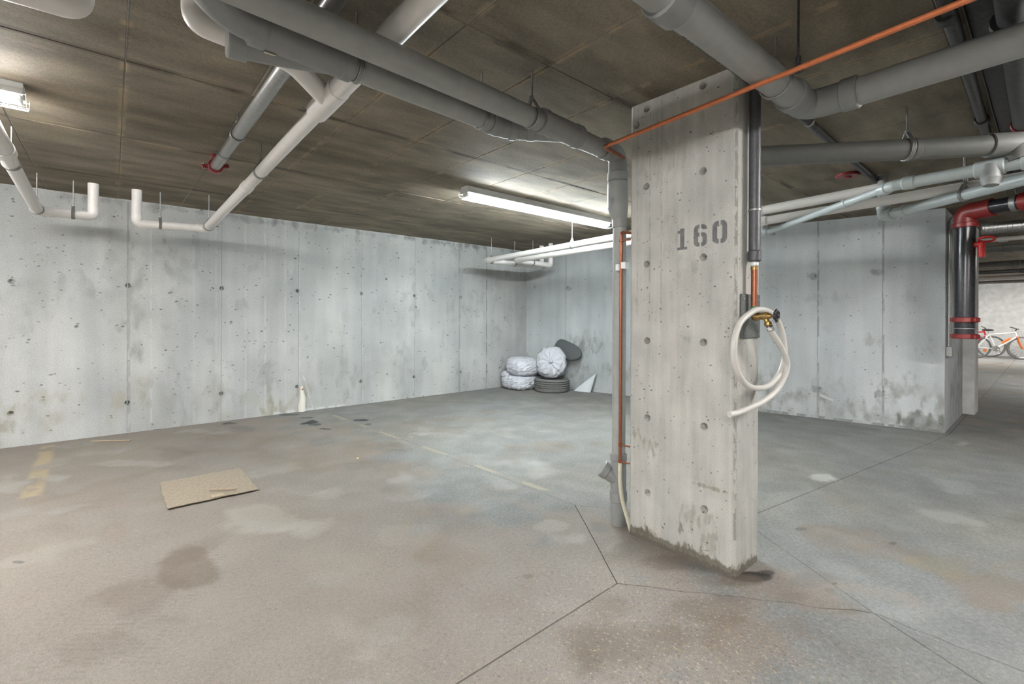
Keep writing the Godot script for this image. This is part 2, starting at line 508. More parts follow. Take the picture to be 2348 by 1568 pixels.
# stains on the slab, and one painted patch of shade: centre x, z; two half axes (x, z); kind; strength; softness; raggedness
const FLOOR_STAINS := [
	[-0.836, -1.988, 0.212, -0.250, 0.099, 0.234, "brown", 0.30, 0.60, 0.95],
	[-4.408, -1.820, 0.397, -0.476, 0.655, 0.269, "brown", 0.34, 0.70, 0.95],
	[-5.359, -1.026, 0.335, -0.402, 0.506, 0.096, "brown", 0.30, 0.70, 0.95],
	[-2.145, -1.550, 0.208, -0.246, 0.270, 0.194, "brown", 0.34, 0.70, 0.95],
	[-2.703, -1.662, 0.227, -0.270, 0.347, 0.212, "brown", 0.26, 0.70, 0.95],
	[-1.788, -1.425, 0.138, -0.163, 0.109, 0.087, "brown", 0.26, 0.70, 0.95],
	[-4.861, 0.012, 0.326, -0.388, 0.475, -0.002, "brown", 0.30, 0.60, 0.95],
	[-2.089, -0.951, 0.214, -0.252, 0.187, 0.085, "brown", 0.21, 0.70, 0.95],
	[-3.120, -0.323, 0.108, -0.127, 0.278, 0.028, "damp_and_shade", 0.60, 0.35, 0.50],
	[-2.923, -0.125, 0.152, -0.180, 0.273, 0.011, "damp_and_shade", 0.35, 0.60, 0.80],
	[-2.601, 0.004, 0.190, -0.223, 0.137, -0.000, "damp_and_shade", 0.20, 0.60, 0.80],
	[-2.627, -0.223, 0.103, -0.122, 0.098, 0.008, "damp_and_shade", 0.30, 0.60, 0.70],
	[-3.550, -0.788, 0.211, -0.250, 0.258, 0.057, "chalk", 0.36, 0.85, 1.10],
	[-3.108, -0.969, 0.107, -0.127, 0.248, 0.077, "chalk", 0.33, 0.85, 1.10],
	[-1.815, -0.809, 0.104, -0.122, 0.116, 0.051, "chalk", 0.36, 0.85, 1.10],
	[-2.067, -0.797, 0.076, -0.089, 0.116, 0.044, "chalk", 0.21, 0.85, 1.10],
	[-5.616, 0.370, 0.086, -0.102, 0.242, -0.016, "chalk", 0.42, 0.85, 1.10],
	[-5.618, 0.641, 0.091, -0.108, 0.432, -0.050, "chalk", 0.36, 0.85, 1.10],
	[-4.651, -0.960, 0.089, -0.107, 0.207, 0.042, "chalk", 0.36, 0.85, 1.10],
	[-5.647, -0.140, 0.233, -0.280, 0.132, 0.003, "chalk", 0.30, 0.85, 1.10],
	[-6.601, -0.849, 0.197, -0.238, 0.148, 0.019, "chalk", 0.30, 0.85, 1.10],
	[-1.961, -2.190, 0.081, -0.096, 0.077, 0.085, "chalk", 0.45, 0.85, 1.10],
	[-2.171, -2.250, 0.068, -0.080, 0.073, 0.075, "chalk", 0.27, 0.85, 1.10],
	[-1.726, -2.279, 0.058, -0.068, 0.045, 0.060, "chalk", 0.30, 0.85, 1.10],
	[-1.561, -1.682, 0.166, -0.196, 0.048, 0.051, "chalk", 0.12, 0.85, 1.10],
	[-2.730, -1.358, 0.160, -0.190, 0.162, 0.080, "chalk", 0.18, 0.85, 1.10],
	[-4.073, -1.031, 0.202, -0.241, 0.205, 0.052, "chalk", 0.21, 0.85, 1.10],
	[-1.319, -4.709, 0.084, -0.101, 0.043, 0.154, "white", 0.70, 0.60, 0.70],
	[-1.456, -4.828, 0.155, -0.185, 0.083, 0.274, "chalk", 0.24, 0.85, 1.10],
	[-0.647, -7.189, 0.095, -0.114, 0.014, 0.150, "white", 0.50, 0.60, 0.70],
	[-1.050, -2.204, 0.082, -0.096, 0.019, 0.040, "chalk", 0.24, 0.85, 1.10],
	[-1.264, -2.262, 0.089, -0.105, 0.033, 0.059, "chalk", 0.18, 0.85, 1.10],
	[-1.139, -1.751, 0.232, -0.273, 0.109, 0.166, "damp_and_shade", 0.70, 0.50, 0.50],
	[-1.100, -2.131, 0.148, -0.175, 0.066, 0.126, "damp_and_shade", 0.50, 0.60, 0.80],
	[-1.370, -1.812, 0.081, -0.095, 0.082, 0.107, "damp_and_shade", 0.35, 0.60, 0.70],
	[-0.779, -2.305, 0.077, -0.090, 0.066, 0.195, "brown", 0.34, 0.60, 0.95],
	[-0.838, -2.820, 0.108, -0.128, 0.036, 0.121, "grey", 0.94, 0.35, 0.40],
	[-0.744, -2.802, 0.044, -0.052, 0.012, 0.045, "damp_and_shade", 0.60, 0.50, 0.60],
	[-1.034, -2.646, 0.076, -0.090, 0.021, 0.053, "black", 0.88, 0.40, 0.60],
	[-1.013, -2.736, 0.040, -0.048, 0.017, 0.047, "black", 0.75, 0.40, 0.60],
	[-1.073, -2.548, 0.090, -0.107, 0.025, 0.059, "damp_and_shade", 0.60, 0.40, 0.50],
	[-1.377, -2.464, 0.193, -0.229, 0.054, 0.096, "damp_and_shade", 0.50, 0.40, 0.50],
	[-1.164, -2.442, 0.181, -0.214, 0.031, 0.065, "damp_and_shade", 0.40, 0.50, 0.50],
	[-0.837, -2.594, 0.085, -0.100, 0.034, 0.105, "damp_and_shade", 0.35, 0.50, 0.60],
	[-1.954, -2.476, 0.060, -0.071, 0.061, 0.077, "grey", 0.88, 0.50, 0.60],
	[-1.891, -2.640, 0.031, -0.036, 0.096, 0.133, "damp_and_shade", 0.60, 0.50, 0.50],
	[-6.140, -1.972, 0.091, -0.111, 0.171, 0.055, "oil", 0.97, 0.10, 0.90],
	[-6.270, -1.921, 0.057, -0.069, 0.063, 0.019, "oil", 0.95, 0.10, 0.90],
	[-6.309, -1.993, 0.032, -0.039, 0.103, 0.032, "oil", 0.95, 0.10, 0.90],
	[-5.835, -2.009, 0.044, -0.054, 0.056, 0.019, "oil", 0.95, 0.10, 0.90],
	[-6.284, -1.866, 0.028, -0.034, 0.038, 0.011, "oil", 0.90, 0.20, 0.90],
	[-5.903, -1.964, 0.082, -0.099, 0.091, 0.030, "oil", 0.97, 0.10, 0.90],
	[-6.664, -2.012, 0.068, -0.082, 0.057, 0.017, "oil", 0.80, 0.30, 0.90],
	[-6.962, -1.915, 0.085, -0.103, 0.061, 0.017, "oil", 0.50, 0.30, 0.90],
	[-6.627, -1.196, 0.158, -0.191, 0.155, 0.028, "grey", 0.88, 0.50, 0.50],
	[-6.873, -1.191, 0.085, -0.103, 0.083, 0.014, "oil", 0.70, 0.30, 0.90],
	[-7.171, -0.391, 0.047, -0.057, 0.055, 0.003, "oil", 0.80, 0.30, 0.90],
	[-6.034, -2.525, 0.044, -0.054, 0.050, 0.021, "oil", 0.90, 0.20, 0.90],
	[-5.726, -2.506, 0.032, -0.039, 0.069, 0.030, "oil", 0.50, 0.30, 0.90],
	[-3.796, 0.389, 0.019, -0.022, 0.020, -0.002, "oil", 0.60, 0.50, 0.90],
	[-0.641, -3.687, 0.018, -0.021, 0.005, 0.029, "oil", 0.70, 0.40, 0.90],
	[-1.082, -3.467, 0.019, -0.022, 0.007, 0.021, "oil", 0.40, 0.40, 0.90],
	[-0.744, -2.892, 0.018, -0.021, 0.006, 0.024, "oil", 0.60, 0.40, 0.90],
	[-0.804, -3.556, 0.267, -0.317, 0.054, 0.236, "brown", 0.42, 0.60, 0.95],
	[-0.606, -3.535, 0.202, -0.239, 0.034, 0.196, "brown", 0.42, 0.60, 0.95],
	[-0.205, -3.495, 0.178, -0.211, 0.014, 0.227, "brown", 0.47, 0.60, 0.95],
	[-0.405, -3.621, 0.212, -0.250, 0.022, 0.194, "olive", 0.55, 0.60, 0.60],
	[-0.173, -3.820, 0.160, -0.190, 0.008, 0.174, "olive", 0.40, 0.60, 0.60],
	[-0.960, -5.228, 0.176, -0.211, 0.037, 0.203, "brown", 0.21, 0.70, 0.95],
	[-5.236, -3.553, 0.336, -0.408, 0.221, 0.149, "brown", 0.30, 0.70, 0.95],
	[-5.838, -3.580, 0.280, -0.342, 0.212, 0.129, "grey", 0.38, 0.70, 0.80],
	[-3.547, -3.602, 0.272, -0.327, 0.168, 0.170, "brown", 0.38, 0.60, 0.95],
	[-3.475, -3.872, 0.186, -0.224, 0.120, 0.134, "damp_and_shade", 0.30, 0.70, 0.80],
	[-4.776, -5.221, 0.335, -0.409, 0.135, 0.147, "brown", 0.26, 0.70, 0.95],
	[-5.431, -4.067, 0.201, -0.245, 0.123, 0.092, "brown", 0.26, 0.70, 0.95],
	[-5.537, -5.020, 0.621, -0.761, 0.222, 0.201, "chalk", 0.18, 0.85, 1.10],
	[-4.584, -3.302, 0.436, -0.527, 0.207, 0.149, "chalk", 0.24, 0.85, 1.10],
	[-3.450, -2.848, 0.401, -0.481, 0.247, 0.204, "chalk", 0.18, 0.85, 1.10],
	[-1.839, -1.706, 0.021, -0.025, 0.019, 0.017, "damp_and_shade", 0.50, 0.40, 0.50],
	[-3.134, -2.846, 0.304, -0.363, 0.265, 0.240, "steel", 0.40, 0.70, 0.80],
	[-3.355, -2.061, 0.279, -0.333, 0.261, 0.160, "steel", 0.45, 0.70, 0.80],
	[-0.457, -8.327, 0.422, -0.510, 0.036, 0.641, "damp_and_shade", 0.40, 0.60, 0.50],  # shade on the floor past the wall end, painted into the colour
	[-0.609, -2.698, 0.068, -0.080, 0.009, 0.040, "damp_and_shade", 0.45, 0.50, 0.60],
	[-0.403, -2.618, 0.111, -0.131, 0.007, 0.042, "grey", 0.38, 0.60, 0.70],
	[-5.730, -1.357, 0.527, -0.635, 0.241, 0.057, "brown", 0.26, 0.70, 0.95],
	[-0.536, -4.380, 0.317, -0.376, 0.047, 0.380, "steel", 0.30, 0.70, 0.90],
	[-0.487, -2.848, 0.190, -0.224, 0.022, 0.127, "steel", 0.35, 0.70, 0.90],
	[-1.324, -3.906, 0.258, -0.307, 0.094, 0.277, "chalk", 0.15, 0.85, 1.10]]

func floor_texture() -> Texture2D:
	var W := 1600
	var c := Canvas.new(W, W)
	var big := Canvas.layer(W, W, 0.006, 11, 5, 2, 2)
	var mid := Canvas.layer(W, W, 0.03, 12, 4, 2, 2)
	var fine := Canvas.layer(W, W, 0.22, 13, 3)
	var warm := Canvas.layer(W, W, 0.004, 14, 4, 2, 2)
	c.n = Canvas.layer(W, W, 0.02, 15, 5, 2, 2)
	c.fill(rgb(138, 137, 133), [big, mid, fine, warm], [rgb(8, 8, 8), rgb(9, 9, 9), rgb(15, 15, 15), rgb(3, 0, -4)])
	var K := W / FL_S
	var o := Vector2(FL_X0, FL_Z0)
	# sandy dirt trodden over the bay and round the column, thin and patchy at its ragged edge
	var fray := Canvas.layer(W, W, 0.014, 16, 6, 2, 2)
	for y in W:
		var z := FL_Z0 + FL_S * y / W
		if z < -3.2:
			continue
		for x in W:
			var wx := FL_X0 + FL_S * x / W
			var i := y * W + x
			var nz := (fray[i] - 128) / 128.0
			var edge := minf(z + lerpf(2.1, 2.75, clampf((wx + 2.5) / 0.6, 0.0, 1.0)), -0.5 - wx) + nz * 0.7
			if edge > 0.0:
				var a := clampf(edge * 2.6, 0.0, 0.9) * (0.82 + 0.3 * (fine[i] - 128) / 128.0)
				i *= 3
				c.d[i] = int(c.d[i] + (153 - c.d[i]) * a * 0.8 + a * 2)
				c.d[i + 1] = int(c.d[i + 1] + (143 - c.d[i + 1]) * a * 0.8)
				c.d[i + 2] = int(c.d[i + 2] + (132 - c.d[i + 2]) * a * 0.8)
	for s: Array in FLOOR_STAINS:
		c.blot((Vector2(s[0], s[1]) - o) * K, Vector2(s[2], s[3]) * K, Vector2(s[4], s[5]) * K, STAIN[s[6]], s[7], s[8], s[9])
	# scuffs and dried splashes all over the bay
	var mot := RandomNumberGenerator.new()
	mot.seed = 33
	for k in 170:
		var p := Vector2(mot.randf_range(-7.0, 0.6), mot.randf_range(-3.2, 1.1) if k % 3 else mot.randf_range(-8.0, -2.5))
		var a := mot.randf_range(0.05, 0.34)
		var ang := mot.randf_range(0, PI)
		c.blot((p - o) * K, Vector2(cos(ang), sin(ang)) * a * K, Vector2(-sin(ang), cos(ang)) * a * mot.randf_range(0.3, 0.8) * K, STAIN[["brown", "chalk", "damp_and_shade", "steel"][mot.randi() % 4]], mot.randf_range(0.1, 0.3), 0.8, 1.2)
	# faded yellow bay lines
	c.stroke((Vector2(-6.95, 0.50) - o) * K, (Vector2(-4.9, 0.46) - o) * K, 0.085 * K, rgb(196, 176, 138), 0.6, 0.05)
	c.stroke((Vector2(-6.6, -2.36) - o) * K, (Vector2(-2.35, -2.68) - o) * K, 0.045 * K, rgb(190, 178, 152), 0.5, 0.3)
	# tyre prints: rows of short bars left by dirty tread
	var rng := RandomNumberGenerator.new()
	rng.seed = 5
	for t: Array in [[Vector2(-3.25, -0.42), Vector2(-2.45, 0.02), 34], [Vector2(-3.05, -0.12), Vector2(-2.5, 0.22), 20], [Vector2(-4.95, -0.1), Vector2(-4.5, 0.12), 12]]:
		var run: Vector2 = t[1] - t[0]
		var bar := Vector2(0.62, -0.78)
		for k in t[2]:
			for lane in 5:
				if rng.randf() < 0.35:
					continue
				var p: Vector2 = t[0] + run * (k + rng.randf_range(-0.1, 0.1)) / t[2] + bar * (lane - 2) * 0.052
				c.stroke((p - o) * K, (p + bar * 0.036 - o) * K, 1.0, rgb(118, 104, 90), rng.randf_range(0.1, 0.32))
	# exposed aggregate before the column, and scattered specks of grit
	var cols := [rgb(205, 184, 136), rgb(112, 96, 80), rgb(92, 86, 80), rgb(196, 182, 156), rgb(132, 104, 78), rgb(215, 208, 196)]
	for k in 4600:
		var p := Vector2(-0.95 + rng.randfn(0.0, 0.42), -1.85 + rng.randfn(0.0, 0.42))
		var q := (p - o) * K
		var cc: Color = cols[rng.randi() % 6]
		c.put(int(q.x), int(q.y), cc, rng.randf_range(0.2, 0.75))
		if rng.randf() < 0.1:
			c.put(int(q.x) + 1, int(q.y), cc, 0.5)
	for k in 22000:
		var q := Vector2(rng.randf() * W, rng.randf() * W)
		var cc := rgb(100, 92, 83) if rng.randf() < 0.62 else rgb(196, 191, 182)
		c.put(int(q.x), int(q.y), cc, rng.randf_range(0.15, 0.6))
	return c.texture()

const STAIN := {
	"dirt": Color(158, 148, 136), "brown": Color(134, 119, 104), "chalk": Color(194, 191, 185), "damp_and_shade": Color(112, 101, 90),
	"oil": Color(58, 60, 60), "black": Color(40, 38, 36), "grey": Color(128, 126, 122), "olive": Color(142, 132, 108), "white": Color(222, 220, 214), "steel": Color(168, 170, 170)}

func wall_canvas(W: int, H: int, sd: int, base: Color) -> Canvas:
	var c := Canvas.new(W, H)
	var big := Canvas.layer(W, H, 0.008, sd, 4, 2, 2)
	var streak := Canvas.layer(W, H, 0.02, sd + 1, 4, 1, 12)
	var wide := Canvas.layer(W, H, 0.006, sd + 2, 3, 1, 5)
	var fine := Canvas.layer(W, H, 0.2, sd + 3, 3)
	c.n = Canvas.layer(W, H, 0.03, sd + 4, 5, 1, 2)
	c.fill(base, [big, streak, wide, fine], [rgb(12, 12, 12), rgb(7, 7, 7), rgb(9, 8, 7), rgb(7, 7, 7)])
	return c

func bugholes(c: Canvas, sd: int, count: int, most := 2.2) -> void:
	var rng := RandomNumberGenerator.new()
	rng.seed = sd
	for k in count:
		var p := Vector2(rng.randf() * c.w, rng.randf() * c.h)
		var r := rng.randf_range(0.7, most)
		c.blot(p, Vector2(r * rng.randf_range(1, 2.2), rng.randf_range(-1, 1)), Vector2(0, r), rgb(88, 87, 84), rng.randf_range(0.5, 1.0), 0.6, 0.2)
	for k in count / 12:
		var p := Vector2(rng.randf() * c.w, rng.randf() * c.h)
		var r := rng.randf_range(6, 26)
		c.blot(p, Vector2(r, 0), Vector2(0, r * rng.randf_range(0.7, 1.8)), rgb(150, 150, 146) if rng.randf() < 0.65 else rgb(216, 218, 216), rng.randf_range(0.15, 0.4), 0.7, 0.9)

# the long wall: picture covers z from 2.6 down to -6.55
func wall_left_texture() -> Texture2D:
	var W := 2048
	var H := 640
	var c := wall_canvas(W, H, 31, rgb(194, 195, 193))
	bugholes(c, 7, 1100, 2.6)
	var X := func(z: float) -> float: return (2.6 - z) / 9.15 * W
	var Y := func(y: float) -> float: return (CEIL - y) / CEIL * H
	for s: Array in [[0.92, 0.35, "g"], [-0.14, 0.3, "g"], [-0.35, 0.5, "w"], [-0.78, 0.3, "w"], [-1.02, 0.3, "w"], [-1.36, 0.45, "w"], [-1.6, 0.5, "w"], [-1.86, 0.5, "w"], [-2.05, 0.6, "w"], [-2.99, 0.35, "w"], [-3.9, 0.2, "w"], [-4.84, 0.4, "g"], [-5.47, 0.65, "g"]]:
		var cc := rgb(128, 130, 128) if s[2] == "g" else rgb(214, 218, 217)
		c.stroke(Vector2(X.call(s[0]), 4), Vector2(X.call(s[0] - 0.015), H - 3), 5.0 if s[2] == "g" else 3.6, cc, s[1], 0.08)
	var rng := RandomNumberGenerator.new()
	rng.seed = 77
	# dirty, damp edge under the slab and stains at the foot of the wall
	for k in 60:
		var z := rng.randf_range(-6.4, 2.4)
		c.blot(Vector2(X.call(z), rng.randf_range(4, 16)), Vector2(rng.randf_range(20, 60), 0), Vector2(0, rng.randf_range(6, 18)), rgb(140, 142, 140), rng.randf_range(0.2, 0.5), 0.7, 0.9)
	for k in 26:
		var z := rng.randf_range(-2.2, 1.2)
		c.blot(Vector2(X.call(z), Y.call(rng.randf_range(0.05, 0.55))), Vector2(rng.randf_range(15, 60), 0), Vector2(0, rng.randf_range(20, 60)), rgb(172, 166, 146), rng.randf_range(0.12, 0.35), 0.8, 1.0)
	for k in 34:
		var z := rng.randf_range(-6.4, 2.0)
		c.blot(Vector2(X.call(z), Y.call(rng.randf_range(0.3, 2.3))), Vector2(rng.randf_range(10, 46), 0), Vector2(0, rng.randf_range(40, 150)), rgb(150, 151, 147), rng.randf_range(0.12, 0.32), 0.8, 1.0)
	# salt along the crack near the plaster lump
	for k in 12:
		c.blot(Vector2(X.call(-2.12 - 0.012 * k - 0.004 * (k % 3)), Y.call(0.5 - 0.045 * k)), Vector2(3, 0), Vector2(0, 8), rgb(226, 228, 228), 0.6, 0.7, 0.9)
	c.stroke(Vector2(X.call(-1.65), H - 5), Vector2(X.call(-2.75), H - 5), 5, rgb(228, 230, 230), 0.75, 0.1)
	return c.texture()

func wall_back_texture() -> Texture2D:
	var W := 1536
	var H := 640
	var c := wall_canvas(W, H, 51, rgb(203, 207, 208))
	bugholes(c, 9, 420)
	var X := func(s: float) -> float: return s / 6.4 * W
	var Y := func(y: float) -> float: return (CEIL - y) / CEIL * H
	for s: Array in [[5.07, 0.55], [5.78, 0.5], [4.1, 0.3], [0.95, 0.25]]:
		c.stroke(Vector2(X.call(s[0]), 3), Vector2(X.call(s[0] + 0.01), H - 3), 4.0, rgb(122, 124, 122), s[1], 0.05)
	var rng := RandomNumberGenerator.new()
	rng.seed = 21
	for k in 70:
		c.blot(Vector2(rng.randf_range(0.1, 1.0) * W, Y.call(absf(rng.randfn(0.0, 0.55)) + 0.05)), Vector2(rng.randf_range(20, 80), 0), Vector2(0, rng.randf_range(14, 50)), rgb(142, 140, 132), rng.randf_range(0.12, 0.34), 0.8, 1.1)
	for s: Array in [[5.0, 1.99], [5.73, 2.01], [5.05, 0.4], [5.77, 0.42], [1.0, 1.95], [2.0, 1.95], [3.0, 1.95]]:
		c.blot(Vector2(X.call(s[0]), Y.call(s[1])), Vector2(20, 0), Vector2(0, 13), rgb(138, 140, 137), 0.6, 0.5, 0.5)
	c.blot(Vector2(X.call(6.2), Y.call(0.08)), Vector2(70, 0), Vector2(0, 45), rgb(112, 110, 104), 0.7, 0.4, 0.5)
	c.stroke(Vector2(X.call(4.2), H - 5), Vector2(X.call(6.4), H - 4), 6, rgb(120, 120, 114), 0.6, 0.15)
	c.stroke(Vector2(X.call(5.1), Y.call(0.33)), Vector2(X.call(5.25), Y.call(0.27)), 5, rgb(222, 224, 222), 0.8)
	return c.texture()

# stencil digits on a 10 x 14 grid: how far a point lies inside the paint (negative outside)
func inside_box(x: float, y: float, x0: float, y0: float, x1: float, y1: float, r: float) -> float:
	var qx := absf(x - (x0 + x1) / 2) - (x1 - x0) / 2 + r
	var qy := absf(y - (y0 + y1) / 2) - (y1 - y0) / 2 + r
	return r - Vector2(maxf(qx, 0), maxf(qy, 0)).length() - minf(maxf(qx, qy), 0.0)

func digit(ch: String, x: float, y: float) -> float:
	var gap := absf(x - 5.0) - 0.55
	if ch == "1":
		return maxf(maxf(inside_box(x, y, 4, 0, 7, 14, 0.2), inside_box(x, y, 2, 0, 9, 1.7, 0.2)), inside_box(x, y, 2.2, 10.9, 4.4, 12.7, 0.2))
	if ch == "0":
		return minf(gap, minf(inside_box(x, y, 0.4, 0, 9.6, 14, 3.4), -inside_box(x, y, 3.4, 2.6, 6.6, 11.4, 1.2)))
	var bowl := minf(inside_box(x, y, 0.6, 0, 9.4, 8.8, 3.0), -inside_box(x, y, 3.5, 2.3, 6.5, 6.6, 1.0))
	var hook := minf(minf(inside_box(x, y, 0.6, 2.0, 9.4, 14, 3.2), -inside_box(x, y, 3.5, -2.0, 6.5, 11.7, 1.0)), maxf(y - 10.7, 4.0 - x))
	return minf(gap, maxf(bowl, hook))

# the column: picture unrolls the front (0.68 m) and the side (0.31 m)
func column_texture() -> Texture2D:
	var W := 1024
	var H := 2048
	var c := wall_canvas(W, H, 71, rgb(198, 196, 190))
	bugholes(c, 3, 520, 5.0)
	var X := func(x: float) -> float: return (x - COL_L) / 1.0 * W
	var Y := func(y: float) -> float: return (CEIL - y) / CEIL * H
	for s: Array in [[-1.66, 0.4], [-1.60, 0.5], [-1.57, 0.35], [-1.52, 0.3], [-1.40, 0.25], [-1.21, 0.3]]:
		c.stroke(Vector2(X.call(s[0]), 20), Vector2(X.call(s[0] + 0.01), H * 0.97), 9, rgb(200, 200, 196), s[1], 0.12)
	for s: Array in [[-1.63, 0.35], [-1.72, 0.25], [-1.55, 0.3]]:
		c.stroke(Vector2(X.call(s[0]), 20), Vector2(X.call(s[0]), H * 0.5), 8, rgb(136, 136, 132), s[1], 0.15)
	# the rough arris: a dark run beside a crumbled pale one
	c.stroke(Vector2(X.call(-1.128), 10), Vector2(X.call(-1.128), H), 7, rgb(206, 204, 196), 0.6, 0.2)
	c.stroke(Vector2(X.call(-1.105), 10), Vector2(X.call(-1.105), H * 0.92), 11, rgb(140, 138, 132), 0.6, 0.1)
	# patches, tea-coloured stains, scuffs
	for s: Array in [[-1.62, 0.60, 60, 40, 0.35], [-1.45, 1.50, 50, 60, -0.4], [-1.26, 0.45, 120, 10, 0.5], [-1.42, 0.16, 22, 34, 0.7], [-1.36, 0.24, 70, 60, 0.3], [-1.24, 0.14, 60, 60, 0.35], [-1.25, 0.27, 40, 30, 0.35], [-1.72, 0.66, 36, 30, 0.45], [-1.5, 1.9, 80, 90, 0.12], [-1.3, 1.55, 60, 60, -0.25], [-1.55, 2.35, 200, 90, 0.15]]:
		c.blot(Vector2(X.call(s[0]), Y.call(s[1])), Vector2(s[2], 0), Vector2(0, s[3]), rgb(126, 118, 102) if s[4] > 0 else rgb(205, 204, 198), absf(s[4]), 0.6, 0.8)
	# wet grime along the foot, its upper rim uneven
	var rng := RandomNumberGenerator.new()
	rng.seed = 8
	var fo := FastNoiseLite.new()
	fo.seed = 4
	fo.frequency = 0.012
	for x in W:
		var top := 50.0 + 16.0 * fo.get_noise_1d(x) + 8.0 * fo.get_noise_1d(x * 5.0)
		for y in range(H - 80, H):
			var up := float(H - y)
			var a := smoothstep(top, top - 12.0, up) * 0.8
			c.put(x, y, rgb(112, 105, 94) if up > top * 0.4 + 10.0 * fo.get_noise_2d(x * 4.0, y * 4.0) else rgb(88, 82, 73), a)
	for k in 16:
		var x := rng.randf_range(-1.80, -0.85)
		c.blot(Vector2(X.call(x), H - 40), Vector2(rng.randf_range(20, 60), 0), Vector2(0, rng.randf_range(20, 44)), rgb(110, 103, 92), 0.5, 0.6, 0.7)
	# the stencilled bay number
	var nz := c.n
	var left := [-1.462, -1.347, -1.236]
	var base := [1.795, 1.803, 1.808]
	var text := "160"
	var u := 0.0089
	for i in 3:
		for y in range(int(Y.call(base[i] + 15.0 * u)), int(Y.call(base[i] - u))):
			for x in range(int(X.call(left[i] - u)), int(X.call(left[i] + 11.0 * u))):
				var gx: float = (x / float(W) + COL_L - left[i]) / u
				var gy: float = (CEIL - y * CEIL / H - base[i]) / u
				var k := smoothstep(-0.3, 0.3, digit(text[i], gx, gy))
				k *= 0.85 + 0.2 * (nz[clampi(y, 0, H - 1) * W + clampi(x, 0, W - 1)] - 128) / 128.0
				c.put(x, y, rgb(92, 92, 94), clampf(k * 0.82, 0, 1))
	return c.texture()

# soffit: picture covers x -7.2..1.2, z -7.2..1.2
func ceiling_texture() -> Texture2D:
	var W := 1400
	var c := Canvas.new(W, W)
	var big := Canvas.layer(W, W, 0.008, 91, 4, 2, 2)
	var streak := Canvas.layer(W, W, 0.022, 92, 5, 1, 3)
	var wisp := Canvas.layer(W, W, 0.012, 93, 5, 1, 3)
	var fine := Canvas.layer(W, W, 0.2, 94, 3)
	c.n = Canvas.layer(W, W, 0.03, 95, 5, 1, 3)
	c.fill(rgb(140, 130, 114), [big, streak, wisp, fine], [rgb(12, 11, 10), rgb(20, 19, 17), rgb(15, 15, 15), rgb(9, 9, 8)])
	var K := W / 8.4
	var o := Vector2(-7.2, -7.2)
	var rng := RandomNumberGenerator.new()
	rng.seed = 17
	# slurry run along the form joints
	for zz: float in [-0.05, -1.24, -1.78, -2.35, -2.96, -3.55]:
		c.stroke((Vector2(-7.1, zz) - o) * K, (Vector2(0.8, zz) - o) * K, 6, rgb(172, 154, 126), 0.75, 0.25)
	for xx: float in [-1.77, -3.22, -4.64, -6.06]:
		c.stroke((Vector2(xx, -7.0) - o) * K, (Vector2(xx, 1.2) - o) * K, 8, rgb(100, 93, 82), 0.75, 0.1)
		for k in 20:
			c.blot((Vector2(xx + rng.randfn(0, 0.05), rng.randf_range(-6, 1)) - o) * K, Vector2(rng.randf_range(6, 20), 0), Vector2(0, rng.randf_range(20, 60)), rgb(178, 162, 136), rng.randf_range(0.15, 0.45), 0.8, 1.1)
	for k in 260:
		c.blot(Vector2(rng.randf() * W, rng.randf() * W), Vector2(rng.randf_range(6, 26), 0), Vector2(rng.randf_range(-10, 10), rng.randf_range(14, 70)), rgb(176, 164, 142) if rng.randf() < 0.5 else rgb(110, 101, 86), rng.randf_range(0.12, 0.4), 0.8, 1.1)
	return c.texture()

